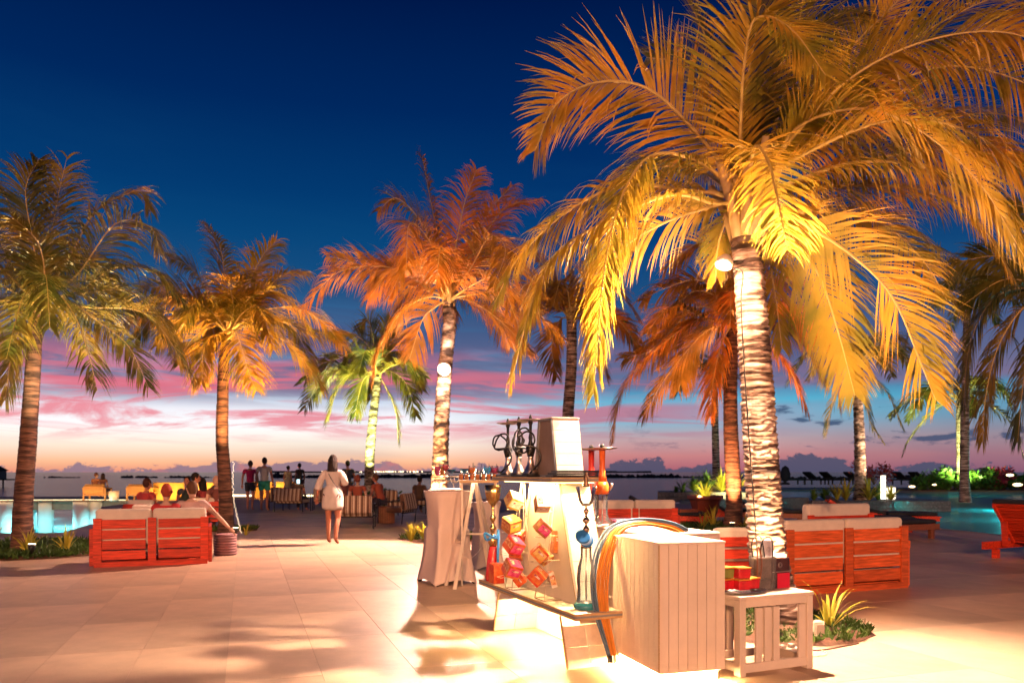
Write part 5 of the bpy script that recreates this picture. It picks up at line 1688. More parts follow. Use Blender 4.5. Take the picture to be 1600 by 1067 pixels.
def red_hookah(label, px, d, m, glassm):
    p = P(px, 822, d); p.z = .9015
    t = thing('hookah', label, 'hookah', p, 0, 'red hookahs on the cloth table')
    part('vase', MB().lathe([(.085, 0), (.092, .015), (.060, .05), (.046, .10), (.044, .24), (.046, .275)], (0, 0, 0), 20, caps=False), glassm, t)
    part('downstem', MB().tube([(0, 0, .03), (0, 0, .27)], .005, 6), M_SILVER, t)
    part('collar', MB().lathe([(.050, .265), (.058, .285), (.058, .33), (.040, .37)], (0, 0, 0), 20), m, t)
    part('stem', MB().lathe([(.040, .365), (.030, .42), (.024, .50), (.026, .62), (.028, .63)], (0, 0, 0), 16), m, t)
    mb = MB()
    for s in (-1, 1):
        mb.tube([(s * .055, -.01, .30), (s * .075, -.015, .33), (s * .078, -.015, .355)], .012, 8)
    part('valve', mb, M_SILVER, t)
    part('ash_tray', ringdisc(.125, .632), M_SILVER, t)
    part('bowl', MB().lathe([(.014, .645), (.02, .66), (.014, .675)], (0, 0, 0), 12), M_BLACKM, t)
    return t


red_hookah('left deep red hookah with clear glass vase on the cloth table', 924, 6.75, M_REDP, M_GLASS)
red_hookah('right orange red hookah with clear glass vase on the cloth table', 941, 6.55, M_ORP, M_GLASS)
p = P(975, 822, 6.5); p.z = .9015
t = thing('gift_tray', 'pink gift box wrapped in clear film beside the red hookahs', 'box', p, R(12))
part('carton', MB().box((0, 0, .026), (.17, .11, .05)), PK['pink'], t, .004)
part('film', MB().box((0, 0, .035), (.21, .13, .066), None, (1.15, 1.1)), M_GLASS, t, .006)
part('lid_band', MB().box((0, 0, .055), (.10, .112, .006)), PK['white'], t)

# hoses
hp = [(1076, 836, 5.98), (1050, 822, 5.92), (1005, 815, 5.84), (966, 824, 5.70), (946, 856, 5.58), (937, 905, 5.50), (940, 955, 5.42), (948, 990, 5.36), (956, 1024, 5.30)]
M_HOR = mat('orange_hose', (.72, .27, .03), .35, .12, 10); M_HBL = mat('steel_blue_hose', (.10, .17, .24), .4, .12, 10)
for i in range(9):
    off = (i - 4)
    pts = []
    rnd = random.Random(200 + i)
    for k, (x, y, d) in enumerate(hp):
        f = k / (len(hp) - 1)
        sq = (1 - .55 * max(0, (f - .6) / .4))
        # spread the bundle sideways
        dx = off * (.0 + 3.3 * min(1, f * 2.2)) * sq
        dy = off * (2.2 * max(0, 1 - f * 2.0))
        pts.append(P(x + dx + rnd.uniform(-1, 1), y + dy + rnd.uniform(-1, 1), d + .018 * math.sin(i * 2.4) + .01 * (i % 3)))
    t = thing('hookah_hose', (['outermost', 'middle', 'innermost'][i] + ' of the three steel blue hoses at the left of the hose bundle') if i < 3 else (['first', 'second', 'third', 'fourth', 'fifth', 'sixth'][i - 3] + ' orange hose counted from the blue hoses in the arching bundle'), 'hose', pts[2], 0,
              'orange hoses over the counter corner' if i > 2 else 'blue hoses over the counter corner')
    part('tube', MB().tube([q - pts[2] for q in crv(pts, 8)], .0072, 8), M_HOR if i > 2 else M_HBL, t)
    e = pts[-1] - pts[2]
    part('tip', MB().tube([e, e + V((.004, 0, -.05))], .006, 8), M_SILVER if i % 2 else M_BLACKM, t)

# ------------------------------------------------------------------ white slatted side table and its goods
ST = V((1.495, 5.22, 0)); SA = R(24)
st = thing('slatted_table', 'low white slatted side table right of the panelled counter', 'side table', ST, SA)
TW, TD, TH = .63, .42, .53
for x in (.025, TW - .025):
    for y in (.03, TD - .03):
        mb = MB(); mb.box((x, y, TH / 2 - .012), (.05, .06, TH - .03)); part('leg', mb, M_WHITE, st, .003)
mb = MB(); mb.box((TW / 2, TD / 2, TH - .012), (TW + .01, TD + .01, .024)); part('table_top', mb, M_WHITE, st, .003)
for y in (.02, TD - .02):
    mb = MB(); mb.box((TW / 2, y, TH - .050), (TW - .102, .03, .05)); part('rail', mb, M_WHITE, st, .002)
    mb = MB(); mb.box((TW / 2, y, .055), (TW - .102, .03, .06)); part('rail', mb, M_WHITE, st, .002)
    for x in (.17, .245, .32):
        mb = MB(); mb.box((x, y, TH / 2), (.052, .018, TH - .17)); part('slat', mb, M_WHITE, st, .002)
    mb = MB(); mb.box((TW - .085, y, TH / 2), (.06, .018, TH - .17)); part('slat', mb, M_WHITE, st, .002)
for x in (.02, TW - .02):
    mb = MB(); mb.box((x, TD / 2, .055), (.03, TD - .122, .06)); part('rail', mb, M_WHITE, st, .002)
    mb = MB(); mb.box((x, TD / 2, TH - .05), (.03, TD - .122, .05)); part('rail', mb, M_WHITE, st, .002)


def sw(x, y, z): return ST + V((x * math.cos(SA) - y * math.sin(SA), x * math.sin(SA) + y * math.cos(SA), z))


mb = MB(); mb.lathe([(.14, .002), (.17, .012), (.175, .02), (.165, .018), (.14, .008)], (0, 0, 0), 20, 1, .62)
solo('foil_tray', mb, mat('foil', (.7, .68, .66), .25, .2, 30, .8, metal=1), 'crinkled foil tray at the left of the white side table', 'tray', loc=sw(.15, .14, TH), rz=SA)
M_LIDO = mat('orange_lid', (.72, .28, .03), .35, .05, 5); M_TUB = mat('red_tub', (.60, .02, .03), .22, .25, 10); M_TUBG = mat('green_tub', (.22, .24, .05), .3, .3, 10)


def tub(label, x, y, z, m, s=.10, h=.078):
    t = thing('tobacco_tub', label, 'tub', sw(x, y, z), SA + random.uniform(-.1, .1), 'tubs on the white side table')
    part('tub_body', MB().box((0, 0, h * .43), (s * .9, s * .9, h * .82), None, (1.08, 1.08)), m, t, .008)
    part('lid', MB().box((0, 0, h * .92), (s * 1.04, s * 1.04, h * .14)), M_LIDO, t, .004)
    return t


z1 = TH + .022
tub('bottom red tub of the left stack on the white side table', .035, .20, z1, M_TUB)
tub('olive green tub on top of the left stack', .035, .20, z1 + .079, M_TUBG)
tub('bottom red tub of the middle stack on the white side table', .125, .14, z1, M_TUB)
tub('top red tub of the middle stack, orange lid', .125, .14, z1 + .079, M_TUB)
tub('single red tub right of the two stacks', .235, .17, z1, M_TUB, .092)
M_FOIL = glass_mat('clear_film', (.85, .80, .76), .14, .12)
t = thing('gift_bag', 'clear plastic gift bag with looped handles and dark packets inside', 'bag', sw(.365, .20, TH + .0015), SA)
part('bag', MB().box((0, 0, .115), (.155, .09, .23), None, (1.06, 1.2)), M_FOIL, t, .008)
part('packet', MB().box((.0, 0, .15), (.125, .05, .14)), mat('dark_packet', (.16, .12, .10), .25, .5, 20, .6), t, .01)
part('packet', MB().box((.0, 0, .035), (.11, .05, .06)), MATS['dark_packet'], t, .008)
for y in (-.04, .04):
    part('handle', MB().tube(crv([(-.05, y, .22), (-.055, y * 1.2, .31), (-.02, y * 1.3, .365), (.035, y * 1.3, .35), (.055, y, .22)], 6), .004, 6), M_BLACKM, t)
part('strap', MB().tube(crv([(-.075, -.05, .02), (-.06, -.06, .2), (-.085, -.05, .3), (-.10, -.06, .05)], 6), .005, 6), M_WOODD, t)
t = thing('gift_box', 'black and crimson boxed set standing at the right end of the white side table', 'box', sw(.515, .22, TH + .0015), SA + .05)
part('carton', MB().box((0, 0, .105), (.165, .07, .21)), mat('black_print', (.035, .012, .015), .2, .3, 12), t, .003)
part('crimson_panel', MB().box((.022, -.037, .055), (.115, .003, .105)), mat('crimson', (.66, .015, .05), .35, .05, 5), t)
part('window_band', MB().box((-.0, -.0365, .118), (.16, .002, .006)), M_SILVER, t)
ring = MB()
for rr in (.018, .010):
    ring.tube([(math.cos(a * PI / 12) * rr, 0, math.sin(a * PI / 12) * rr) for a in range(25)], .0016, 5, False)
part('emblem', ring, M_SILVER, t, loc=(-.01, -.0375, .165))
t = thing('white_carton', 'open white box lid with a small round emblem behind the black and crimson set', 'box', sw(.50, .315, TH + .0015), SA - .05)
part('carton', MB().box((0, 0, .165), (.105, .05, .33), None, (.92, 1)), mat('white_carton', (.66, .62, .62), .5, .05, 5), t, .003)
part('emblem', MB().add(ring.v, ring.f, True), mat('grey_ink', (.35, .33, .34), .5, .05, 5), t, loc=(0, -.0265, .265))
# power box and cables by the big palm bed
t = thing('power_box', 'small white electrical box at the edge of the planting bed', 'power box', (2.44, 6.38, .0), R(15))
part('housing', MB().box((0, 0, .08), (.10, .08, .16)), M_WHITE, t, .01)
part('cover', MB().box((0, -.045, .09), (.075, .012, .10)), M_WHITE, t, .004)
part('cable', MB().tube(crv([(0, -.06, .03), (-.12, -.16, .012), (-.3, -.2, .012), (-.25, -.35, .012), (.1, -.26, .012), (.22, -.22, .012)], 8), .006, 6), mat('brown_cable', (.12, .05, .03), .5, .1, 5), t)
t = thing('power_strip', 'white socket strip with cables on the floor under the white side table', 'power strip', (2.02, 5.92, .0), R(28))
part('housing', MB().box((0, 0, .02), (.34, .06, .035)), M_WHITE, t, .006)
for k in range(3): part('plug', MB().box((-.1 + .09 * k, 0, .052), (.04, .04, .03)), M_WHITE, t, .005)
part('cable', MB().tube(crv([(.17, 0, .015), (.3, -.08, .01), (.2, -.2, .01), (-.1, -.15, .01), (-.3, -.05, .01)], 8), .005, 6), M_WHITE, t)

# ------------------------------------------------------------------ cocktail tables, easel, drinks
def cocktail(label, loc, w, h, rz, seed=0):
    t = thing('cocktail_table', label, 'cocktail table', loc, rz, 'stretch-cloth cocktail tables')
    mb = MB(); n = 48; K = 26; vs = []
    for k in range(K + 1):
        f = k / K
        for j in range(n):
            a = 2 * PI * j / n
            ca, sa = math.cos(a), math.sin(a)
            sq = 1 / max(abs(ca), abs(sa))                     # square outline
            cor = (sq - 1) / .4142                             # 0 on the sides, 1 at the corners
            waist = math.sin(PI * min(1, f * 1.02)) ** .9
            top = max(0, (f - .0))
            rnd_ = (1 + (sq - 1) * (.75 * (1 - f) + .0 * f)) if f > .6 else (1 + (sq - 1) * (1 - .45 * f))
            r = w / 2 * rnd_ * (1 - waist * (.20 + .22 * (1 - cor)))
            z = h * f + (.05 * (1 - f) ** 6) * (1 - cor)
            vs.append(V((r * ca, r * sa, z + .004)))
    fs = [(k * n + j, k * n + (j + 1) % n, (k + 1) * n + (j + 1) % n, (k + 1) * n + j) for k in range(K) for j in range(n)]
    mb.add(vs, fs, True)
    part('cloth_skirt', mb, M_CLOTH, t)
    part('table_top', MB().lathe([(w / 2 * 1.0, h - .012), (w / 2 * 1.01, h), (w / 2 * .98, h + .012), (.001, h + .012)], (0, 0, 0), 48), M_CLOTH, t)
    for a in range(4):
        q = a * PI / 2 + PI / 4
        part('foot', MB().tube([(math.cos(q) * w * .64, math.sin(q) * w * .64, 0), (math.cos(q) * w * .60, math.sin(q) * w * .60, .03)], .02, 8), M_BLACKM, t)
    return t


cocktail('near tall cocktail table in pale stretch cloth with a silver tray stand on top', (-.80, 9.75, 0), .56, 1.11, R(30))
cocktail('lower pale stretch-cloth table behind the easel', (-.36, 11.2, 0), .42, .92, R(20))
# tray stand
t = thing('tray_stand', 'two tier mirrored tray stand on the near cocktail table', 'tray stand', (-.80, 9.7, 1.1232))
part('tray', MB().lathe([(.18, .006), (.21, .016), (.205, .02), (.001, .008)], (0, 0, 0), 24), M_SILVER, t)
part('tray', MB().lathe([(.14, .16), (.165, .17), (.16, .176), (.001, .162)], (0, 0, 0), 24), M_SILVER, t)
for k in range(6):
    a = k * PI / 3
    part('rod', MB().tube([(math.cos(a) * .19, math.sin(a) * .19, .01), (math.cos(a + .3) * .145, math.sin(a + .3) * .145, .165)], .004, 6), M_SILVER, t)
part('crown', MB().tube([(math.cos(a / 8 * PI) * (.17 + .012 * (a % 2)), math.sin(a / 8 * PI) * (.17 + .012 * (a % 2)), .1 + .03 * (a % 2)) for a in range(17)], .006, 6), M_SILVER, t)


def drink(label, p, m, kind='tumbler', s=1.0, group='cocktails on the tray stand'):
    t = thing('cocktail_glass', label, 'glass', p, 0, group)
    if kind == 'tumbler':
        part('glass', MB().lathe([(.026 * s, 0), (.033 * s, .12 * s)], (0, 0, 0), 16, caps=False), M_GLASS, t)
        part('drink', MB().lathe([(.024 * s, .006), (.030 * s, .10 * s)], (0, 0, 0), 16), m, t)
    elif kind == 'shot':
        part('glass', MB().lathe([(.022 * s, 0), (.024 * s, .075 * s)], (0, 0, 0), 12, caps=False), M_GLASS, t)
        part('drink', MB().lathe([(.021 * s, .005), (.0225 * s, .066 * s)], (0, 0, 0), 12), m, t)
    elif kind == 'martini':
        part('glass', MB().lathe([(.03 * s, 0), (.004, .008), (.004, .07 * s), (.055 * s, .12 * s)], (0, 0, 0), 18, caps=False), M_GLASS, t)
        part('drink', MB().lathe([(.006, .074 * s), (.050 * s, .115 * s)], (0, 0, 0), 18), m, t)
    else:
        part('glass', MB().lathe([(.03 * s, 0), (.005, .01), (.005, .05 * s), (.034 * s, .075 * s), (.042 * s, .11 * s), (.034 * s, .15 * s)], (0, 0, 0), 18, caps=False), M_GLASS, t)
        part('drink', MB().lathe([(.006, .055 * s), (.032 * s, .078 * s), (.040 * s, .11 * s), (.036 * s, .13 * s)], (0, 0, 0), 18), m, t)
    part('straw', MB().tube([(.005, 0, .03 * s), (.02 * s, 0, .17 * s)], .0028, 5), M_BLACKM if kind != 'shot' else M_WHITE, t) if kind not in ('shot', 'martini') else None
    return t


zt = 1.1232 + .178
drink('tall magenta drink on the upper tray of the tray stand', (-.90, 9.66, zt), M_PINKDR, 'tumbler', 1.15)
drink('round red cocktail in the middle of the upper tray', (-.80, 9.62, zt), M_REDDR, 'hurricane', 1.0)
drink('orange drink behind the red cocktail', (-.845, 9.73, zt), M_ORDR, 'tumbler', 1.1)
drink('bright blue drink in a wide martini glass right of the tray stand', (-.73, 9.6, 1.1232 + .12), M_BLUEDR, 'martini', 1.15)
solo('saucer', MB().lathe([(.04, 0), (.055, .006), (.001, .003)], (0, 0, 0), 18), M_SILVER, 'tiny saucer lifting the blue drink beside the tray stand', 'saucer', loc=(-.73, 9.6, 1.236))
# bar board
t = thing('bar_shelf', 'narrow wooden bar board carrying a row of small orange drinks', 'shelf', (-.40, 9.55, 0), R(4))
part('board', MB().box((0, 0, 1.235), (.46, .26, .03)), M_EDGE, t, .003)
for x in (-.2, .2):
    for y in (-.09, .09):
        part('leg', MB().box((x, y, .61), (.02, .02, 1.22)), M_WHITE, t)
part('rail', MB().box((0, .09, .6), (.38, .016, .02)), M_WHITE, t)
sh = {}
for i in range(7):
    drink(['leftmost', 'second', 'third', 'middle', 'fifth', 'sixth', 'rightmost'][i] + ' small orange drink of the front row on the bar board', (-.605 + .0655 * i, 9.47 + .004 * i, 1.2515), M_ORDR, 'shot', 1.05, 'orange shots in a row')
for i, (m_, k_, lb_) in enumerate(((M_BLUEDR, 'martini', 'pale blue cocktail at the left behind the orange row'), (M_ORDR, 'hurricane', 'amber stemmed drink behind the orange row'),
                                   (M_GLASS, 'tumbler', 'clear empty tumbler behind the orange row'), (M_BLUEDR, 'hurricane', 'blue stemmed cocktail behind the orange row'),
                                   (M_PINKDR, 'hurricane', 'pink stemmed cocktail at the right behind the orange row'))):
    drink(lb_, (-.575 + .092 * i, 9.59 + .01 * (i % 2), 1.2515), m_, k_, 1.15, 'mixed cocktails behind the orange row')
rnd = random.Random(9)
t = thing('bottle', 'pale bottle with long neck standing among the cocktails', 'bottle', (-.47, 9.63, 1.2515))
part('glass', MB().lathe([(.026, 0), (.027, .10), (.010, .14), (.009, .20), (.011, .205)], (0, 0, 0), 14), M_FROST, t)
t = thing('added_bulbs', 'added string of warm bulbs brightening the row of drinks from behind', 'added lights', (-.40, 9.66, 1.2515))  # bulb string made up to brighten the drinks
rnd = random.Random(12)
part('wire', MB().tube([(-.20 + .04 * i, .01 * math.sin(i * 2), .045 + .012 * math.sin(i * 1.7)) for i in range(11)], .0018, 4), M_BLACKM, t)
for i in range(11):
    part('bulb', MB().ball((-.20 + .04 * i, .01 * math.sin(i * 2), .048 + .012 * math.sin(i * 1.7) + .006), .0075, 8, 6), M_FAIRY, t)
lamp('POINT', 'drinks_fill_light', (-.40, 9.70, 1.34), 8, (1, .66, .4), None, .05)  # added fill for the glasses
# easel sign
F1, F2, B1, B2 = V((-.78, 9.43, 0)), V((-.656, 9.12, 0)), V((-.196, 11.1, 0)), V((-.30, 10.5, 0))
A1, A2 = V((-.635, 10.15, 1.225)), V((-.475, 9.84, 1.225))
base_ = V((-.48, 10.0, 0))
t = thing('easel_sign', 'white wooden A-frame easel with a grey menu panel facing left', 'easel', base_)
for a, b in ((F1, A1), (F2, A2), (B1, V((-.465, 10.22, 1.21))), (B2, A2 + V((.02, .01, -.01)))):
    part('leg', MB().bar(a - base_, b - base_, .042, .026), M_WHITE, t, .002)
fd = lambda a, b, f: a.lerp(b, f) - base_
part('crossbar', MB().bar(fd(F1, A1, .985), fd(F2, A2, .985), .04), M_WHITE, t)
part('crossbar', MB().bar(fd(F1, A1, .42), fd(F2, A2, .42), .028), M_WHITE, t)
part('crossbar', MB().bar(fd(B1, A1, .36), fd(B2, A2, .36), .024), M_WHITE, t)
n_ = (fd(F2, A2, 1) - fd(F1, A1, 0)).cross(fd(F1, A1, 1) - fd(F1, A1, 0)).normalized() * .006
q = [fd(F1, A1, .44), fd(F2, A2, .44), fd(F2, A2, .97), fd(F1, A1, .97)]
part('menu_panel', MB().hexa([q[0] - n_, q[1] - n_, q[1] + n_, q[0] + n_, q[3] - n_, q[2] - n_, q[2] + n_, q[3] + n_]), mat('menu_grey', (.22, .20, .20), .35, .25, 6, col2=(.36, .33, .32), thr=(.45, .6)), t)
part('chain', MB().tube(crv([fd(F2, A2, .30), (fd(F2, A2, .30) + fd(B2, A2, .36)) / 2 + V((0, 0, -.10)), fd(B2, A2, .34)], 8), .004, 5), M_SILVER, t)


# ------------------------------------------------------------------ people
def skin_mesh(name, J, E, root, sub=2):
    names = list(J)
    me = D.meshes.new(name)
    me.from_pydata([J[k][0] for k in names], [(names.index(a), names.index(b)) for a, b in E], [])
    o = D.objects.new(name, me); COL.objects.link(o)
    md = o.modifiers.new('skin', 'SKIN'); md.use_smooth_shade = True; md.branch_smoothing = .7
    sd = me.skin_vertices[0].data
    for i, k in enumerate(names):
        r = J[k][1]
        sd[i].radius = r if isinstance(r, tuple) else (r, r)
        sd[i].use_root = (k == root)
    s = o.modifiers.new('sub', 'SUBSURF'); s.levels = sub; s.render_levels = sub
    bpy.context.view_layer.update()
    dg = bpy.context.evaluated_depsgraph_get()
    out = D.meshes.new_from_object(o.evaluated_get(dg))
    D.objects.remove(o)
    vs = [v.co.copy() for v in out.vertices]; fs = [tuple(p.vertices) for p in out.polygons]
    D.meshes.remove(out)
    return MB().add(vs, fs, True)


SKINS = {k: mat('skin_' + k, v, .5, .06, 5) for k, v in dict(tan=(.50, .19, .11), fair=(.58, .34, .24), dark=(.24, .11, .07)).items()}


def cmat(name, c): return MATS.get(name) or mat(name, c, .85, .1, 6, .2, bscale=70)


def hand(mb, w, d, up, s=1.0):
    """palm with four curled fingers and a thumb, w wrist, d direction"""
    d = V(d).normalized(); up = V(up); sd = d.cross(up).normalized(); up = sd.cross(d)
    c = w + d * .045 * s
    mb.tube([w, w + d * .03 * s, w + d * .085 * s], [.020 * s, .030 * s, .026 * s], 8)
    for i, (o, l) in enumerate(((-.026, .060), (-.009, .072), (.009, .068), (.025, .052))):
        b = w + d * .080 * s + sd * o * s
        mb.tube([b, b + (d * l * .55) * s, b + (d * l * .85 - up * l * .35) * s], [.0085 * s, .0080 * s, .006 * s], 6)
    b = w + d * .03 * s - sd * .026 * s
    mb.tube([b, b + (d * .03 - sd * .022) * s, b + (d * .055 - sd * .022 - up * .01) * s], [.010 * s, .009 * s, .007 * s], 6)


def person(label, loc, rz, pose='stand', hgt=1.7, skin='tan', top=('shirt', (.5, .5, .5)), bottom=('shorts', (.05, .05, .06)), hair=((.03, .02, .015), 'short'), female=False, sleeves='short',
           longtop=0, armpose=None, group='guests on the terrace', lean=0.0, sub=2, head_turn=0.0, legs_bare=True, shoe=None):
    k = hgt / 1.72
    t = thing('person', label, 'person', loc, rz, group)
    sw_ = .165 if female else .19
    hw = .095
    J = {}
    if pose in ('stand', 'walk'):
        st_ = .16 if pose == 'walk' else .03
        J.update(pel=((0, 0, .95), (.125, .10)), wa=((0, .0, 1.07), (.11 if female else .125, .085)), ch=((0, .01, 1.27), (.135 if female else .155, .10)),
                 un=((0, .0, 1.41), (.075, .06)), nk=((0, .01, 1.50), .050),
                 hipL=((-hw, 0, .90), .088), knL=((-hw - .01, .05 * (pose == 'walk') + .02, .50), .056), caL=((-hw - .01, .01 + st_ * .3, .36), .052), anL=((-hw - .01, st_ * .5 - .02, .09), .034), toL=((-hw - .03, st_ * .5 + .13, .035), .030),
                 hipR=((hw, 0, .90), .088), knR=((hw + .01, -.02 * (pose == 'walk') + .02, .50), .056), caR=((hw + .01, -.03 - st_ * .5, .37), .052), anR=((hw + .01, -st_ - .02, .11 if pose == 'walk' else .09), .034), toR=((hw + .03, -st_ + .12, .035), .030))
        zs = 1.41
        arms = dict(L=[(-sw_, 0, zs - .01), (-sw_ - .07, -.03, 1.13), (-sw_ - .09, .03, .90)], R=[(sw_, 0, zs - .01), (sw_ + .07, -.03, 1.13), (sw_ + .09, .03, .90)])
    else:
        ll = lean
        J.update(pel=((0, 0, .44), (.14, .11)), wa=((0, .02 + ll * .12, .57), (.125, .095)), ch=((0, .04 + ll * .30, .76), (.15 if not female else .13, .10)),
                 un=((0, .05 + ll * .44, .89), (.075, .06)), nk=((0, .06 + ll * .52, .98), .050),
                 hipL=((-hw, .06, .42), .085), knL=((-hw - .05, .46, .45), .058), caL=((-hw - .05, .46, .30), .052), anL=((-hw - .05, .44, .09), .036), toL=((-hw - .07, .58, .035), .030),
                 hipR=((hw, .06, .42), .085), knR=((hw + .05, .46, .45), .058), caR=((hw + .05, .46, .30), .052), anR=((hw + .05, .44, .09), .036), toR=((hw + .07, .58, .035), .030))
        zs = .89
        y0 = .05 + ll * .44
        arms = dict(L=[(-sw_, y0, zs - .01), (-sw_ - .05, y0 + .02, .62), (-sw_ + .02, y0 + .26, .55)], R=[(sw_, y0, zs - .01), (sw_ + .05, y0 + .02, .62), (sw_ - .02, y0 + .26, .55)])
    if armpose: arms.update(armpose)
    for s_ in 'LR':
        a = arms[s_]
        J['sh' + s_] = (a[0], .056); J['ua' + s_] = (tuple((V(a[0]) + V(a[1])) / 2), .046); J['el' + s_] = (a[1], .038)
        J['fa' + s_] = (tuple((V(a[1]) * .6 + V(a[2]) * .4)), .036); J['wr' + s_] = (a[2], .023)
    E = [('pel', 'wa'), ('wa', 'ch'), ('ch', 'un'), ('un', 'nk')]
    for s_ in 'LR':
        E += [('pel', 'hip' + s_), ('hip' + s_, 'kn' + s_), ('kn' + s_, 'ca' + s_), ('ca' + s_, 'an' + s_), ('an' + s_, 'to' + s_),
              ('un', 'sh' + s_), ('sh' + s_, 'ua' + s_), ('ua' + s_, 'el' + s_), ('el' + s_, 'fa' + s_), ('fa' + s_, 'wr' + s_)]
    body = skin_mesh('body', J, E, 'pel', sub)
    nk = V(J['nk'][0])
    hc = nk + V((0, .025 + lean * .04, .125))
    hm = MB()
    hm.ball((0, 0, 0), .093, 16, 12, (.80, .98, 1.22))
    hm.v = [(x, y + (.012 if z < -.03 and y > 0 else 0), z) for x, y, z in hm.v]
    hm.tube([(0, .080, .015), (0, .108, -.015), (0, .094, -.022)], [.008, .013, .008], 6)           # nose
    hm.tube([(-.022, .088, -.050), (0, .094, -.048), (.022, .088, -.050)], [.004, .007, .004], 6)      # mouth
    for s in (-1, 1):
        hm.tube([(s * .073, -.005, -.02), (s * .084, -.012, .0), (s * .080, -.01, .022)], [.008, .013, .009], 6)   # ears
    hm.tube([(0, -.01, -.13), (0, -.005, -.06)], [.050, .052], 12)
    hm.xf(Matrix.Rotation(head_turn, 4, 'Z'))
    body.add([V(v) + hc for v in hm.v], hm.f, True)
    for s_ in 'LR':
        w = V(arms[s_][2]); dv = w - V(arms[s_][1])
        hand(body, w, dv, (0, 1, .3) if pose != 'sit' else (0, 0, 1))
    mk = Matrix.Scale(k, 4)
    body.xf(mk)
    part('body', body, SKINS[skin], t)
    ey = MB()
    for s in (-1, 1): ey.ball(V((s * .030, .080, .012)), .010, 8, 6)
    ey.xf(Matrix.Translation(hc) @ Matrix.Rotation(head_turn, 4, 'Z')); ey.xf(mk)
    part('eyes', ey, M_BLACK, t)
    # shirt
    def grow(keys, extra, edges, root, name, m, over=None):
        JJ = {}
        for q in keys:
            c_, r = J[q]
            r = r if isinstance(r, tuple) else (r, r)
            e = over.get(q, extra) if over else extra
            JJ[q] = (c_, (r[0] + e, r[1] + e))
        if extra_pts := (over or {}).get('_pts'):
            JJ.update(extra_pts)
        mb_ = skin_mesh(name, JJ, edges, root, 3 if longtop else sub)
        amp = .016 if longtop else .008
        mb_.v = [tuple(V(v) * 1.0 + V((v[0], v[1] - .01, 0)).normalized() * amp * mnoise.noise(V((v[0] * 16, v[1] * 16, v[2] * 5)))) for v in mb_.v]
        mb_.xf(mk)
        return part(name, mb_, m, t)
    mt = cmat(top[0], top[1])
    ks = ['pel', 'wa', 'ch', 'un', 'shL', 'uaL', 'shR', 'uaR']
    es = [('pel', 'wa'), ('wa', 'ch'), ('ch', 'un'), ('un', 'shL'), ('shL', 'uaL'), ('un', 'shR'), ('shR', 'uaR')]
    if sleeves == 'long':
        ks += ['elL', 'elR', 'faL', 'faR']; es += [('uaL', 'elL'), ('uaR', 'elR'), ('elL', 'faL'), ('elR', 'faR')]
    ov = {}
    e0 = .018
    if longtop:
        ov = {'_pts': {'hem': ((0, -.01, J['pel'][0][2] - longtop), (.265, .19)), 'hem2': ((0, -.01, J['pel'][0][2] - longtop * .5), (.225, .165))}}
        es = [('hem', 'hem2'), ('hem2', 'pel')] + es
        ov.update(pel=.085, wa=.085, ch=.04, elL=.035, elR=.035, uaL=.030, uaR=.030, faL=.045, faR=.030)
    grow(ks, e0, es, 'ch', 'shirt', mt, ov)
    if bottom:
        kb = ['pel', 'hipL', 'hipR']
        JJ = {'pel': (J['pel'][0], (.135, .11)), 'hipL': (J['hipL'][0], .100), 'hipR': (J['hipR'][0], .100)}
        eb = [('pel', 'hipL'), ('pel', 'hipR')]
        for s_ in 'LR':
            f = .62 if bottom[0].startswith('shorts') else .40
            kp = V(J['hip' + s_][0]).lerp(V(J['kn' + s_][0]), f)
            JJ['m' + s_] = (tuple(kp), .105 if f > .5 else .10); eb.append(('hip' + s_, 'm' + s_))
            if bottom[0].startswith('trousers'):
                JJ['k' + s_] = (J['kn' + s_][0], .078); JJ['a' + s_] = (J['an' + s_][0], .055); eb += [('m' + s_, 'k' + s_), ('k' + s_, 'a' + s_)]
        mb_ = skin_mesh('bottoms', JJ, eb, 'pel', sub); mb_.xf(mk)
        part('trousers' if bottom[0].startswith('trousers') else 'shorts', mb_, cmat(bottom[0], bottom[1]), t)
    # hair
    hcol, style = hair
    if style != 'bald':
        hr = MB()
        hr.ball((0, -.012, .018), .099, 16, 10, (.84, .98, 1.18))
        hr.v = [(x, y, max(z, -.075 if y < -.02 else (.028 if y > .05 else -.01))) for x, y, z in hr.v]
        hr.v = [(x, min(y, .062 if z < .07 else y), z) for x, y, z in hr.v]
        rr = random.Random(hash(label) & 255)
        if style == 'long':
            for i in range(26):
                a = PI + PI * i / 25
                x, y = math.cos(a) * .072, math.sin(a) * .085 - .01
                ln = .50 + rr.uniform(-.04, .05)
                hr.tube(crv([(x, y, .04), (x * 1.12, y - .012, -.10), (x * 1.1 + rr.uniform(-.015, .015), y - .02, -.22), (x * .7 + rr.uniform(-.02, .02), y - .01 + rr.uniform(-.02, .01), -ln)], 3),
                        [.022] * 4 + [.020] * 3 + [.014, .010, .004], 6)
        if style == 'bun':
            hr.ball((0, -.10, .05), .045, 10, 8)
        hr.xf(Matrix.Rotation(head_turn, 4, 'Z'))
        hr.xf(Matrix.Translation(hc)); hr.xf(mk)
        part('hair', hr, cmat('hair_%02d%02d' % (int(hcol[0] * 99), int(hcol[1] * 99)), hcol), t)
    if shoe:
        for s_ in 'LR':
            an, to = V(J['an' + s_][0]), V(J['to' + s_][0])
            mb_ = MB(); mb_.tube([an + V((0, -.05, -.06)), (an + to) / 2 + V((0, 0, -.03)), to + V((0, .05, -.005))], [.034, .040, .026], 10); mb_.xf(mk)
            part('shoe', mb_, cmat('shoe_%s' % label[:5], shoe), t)
    return t, J, mk


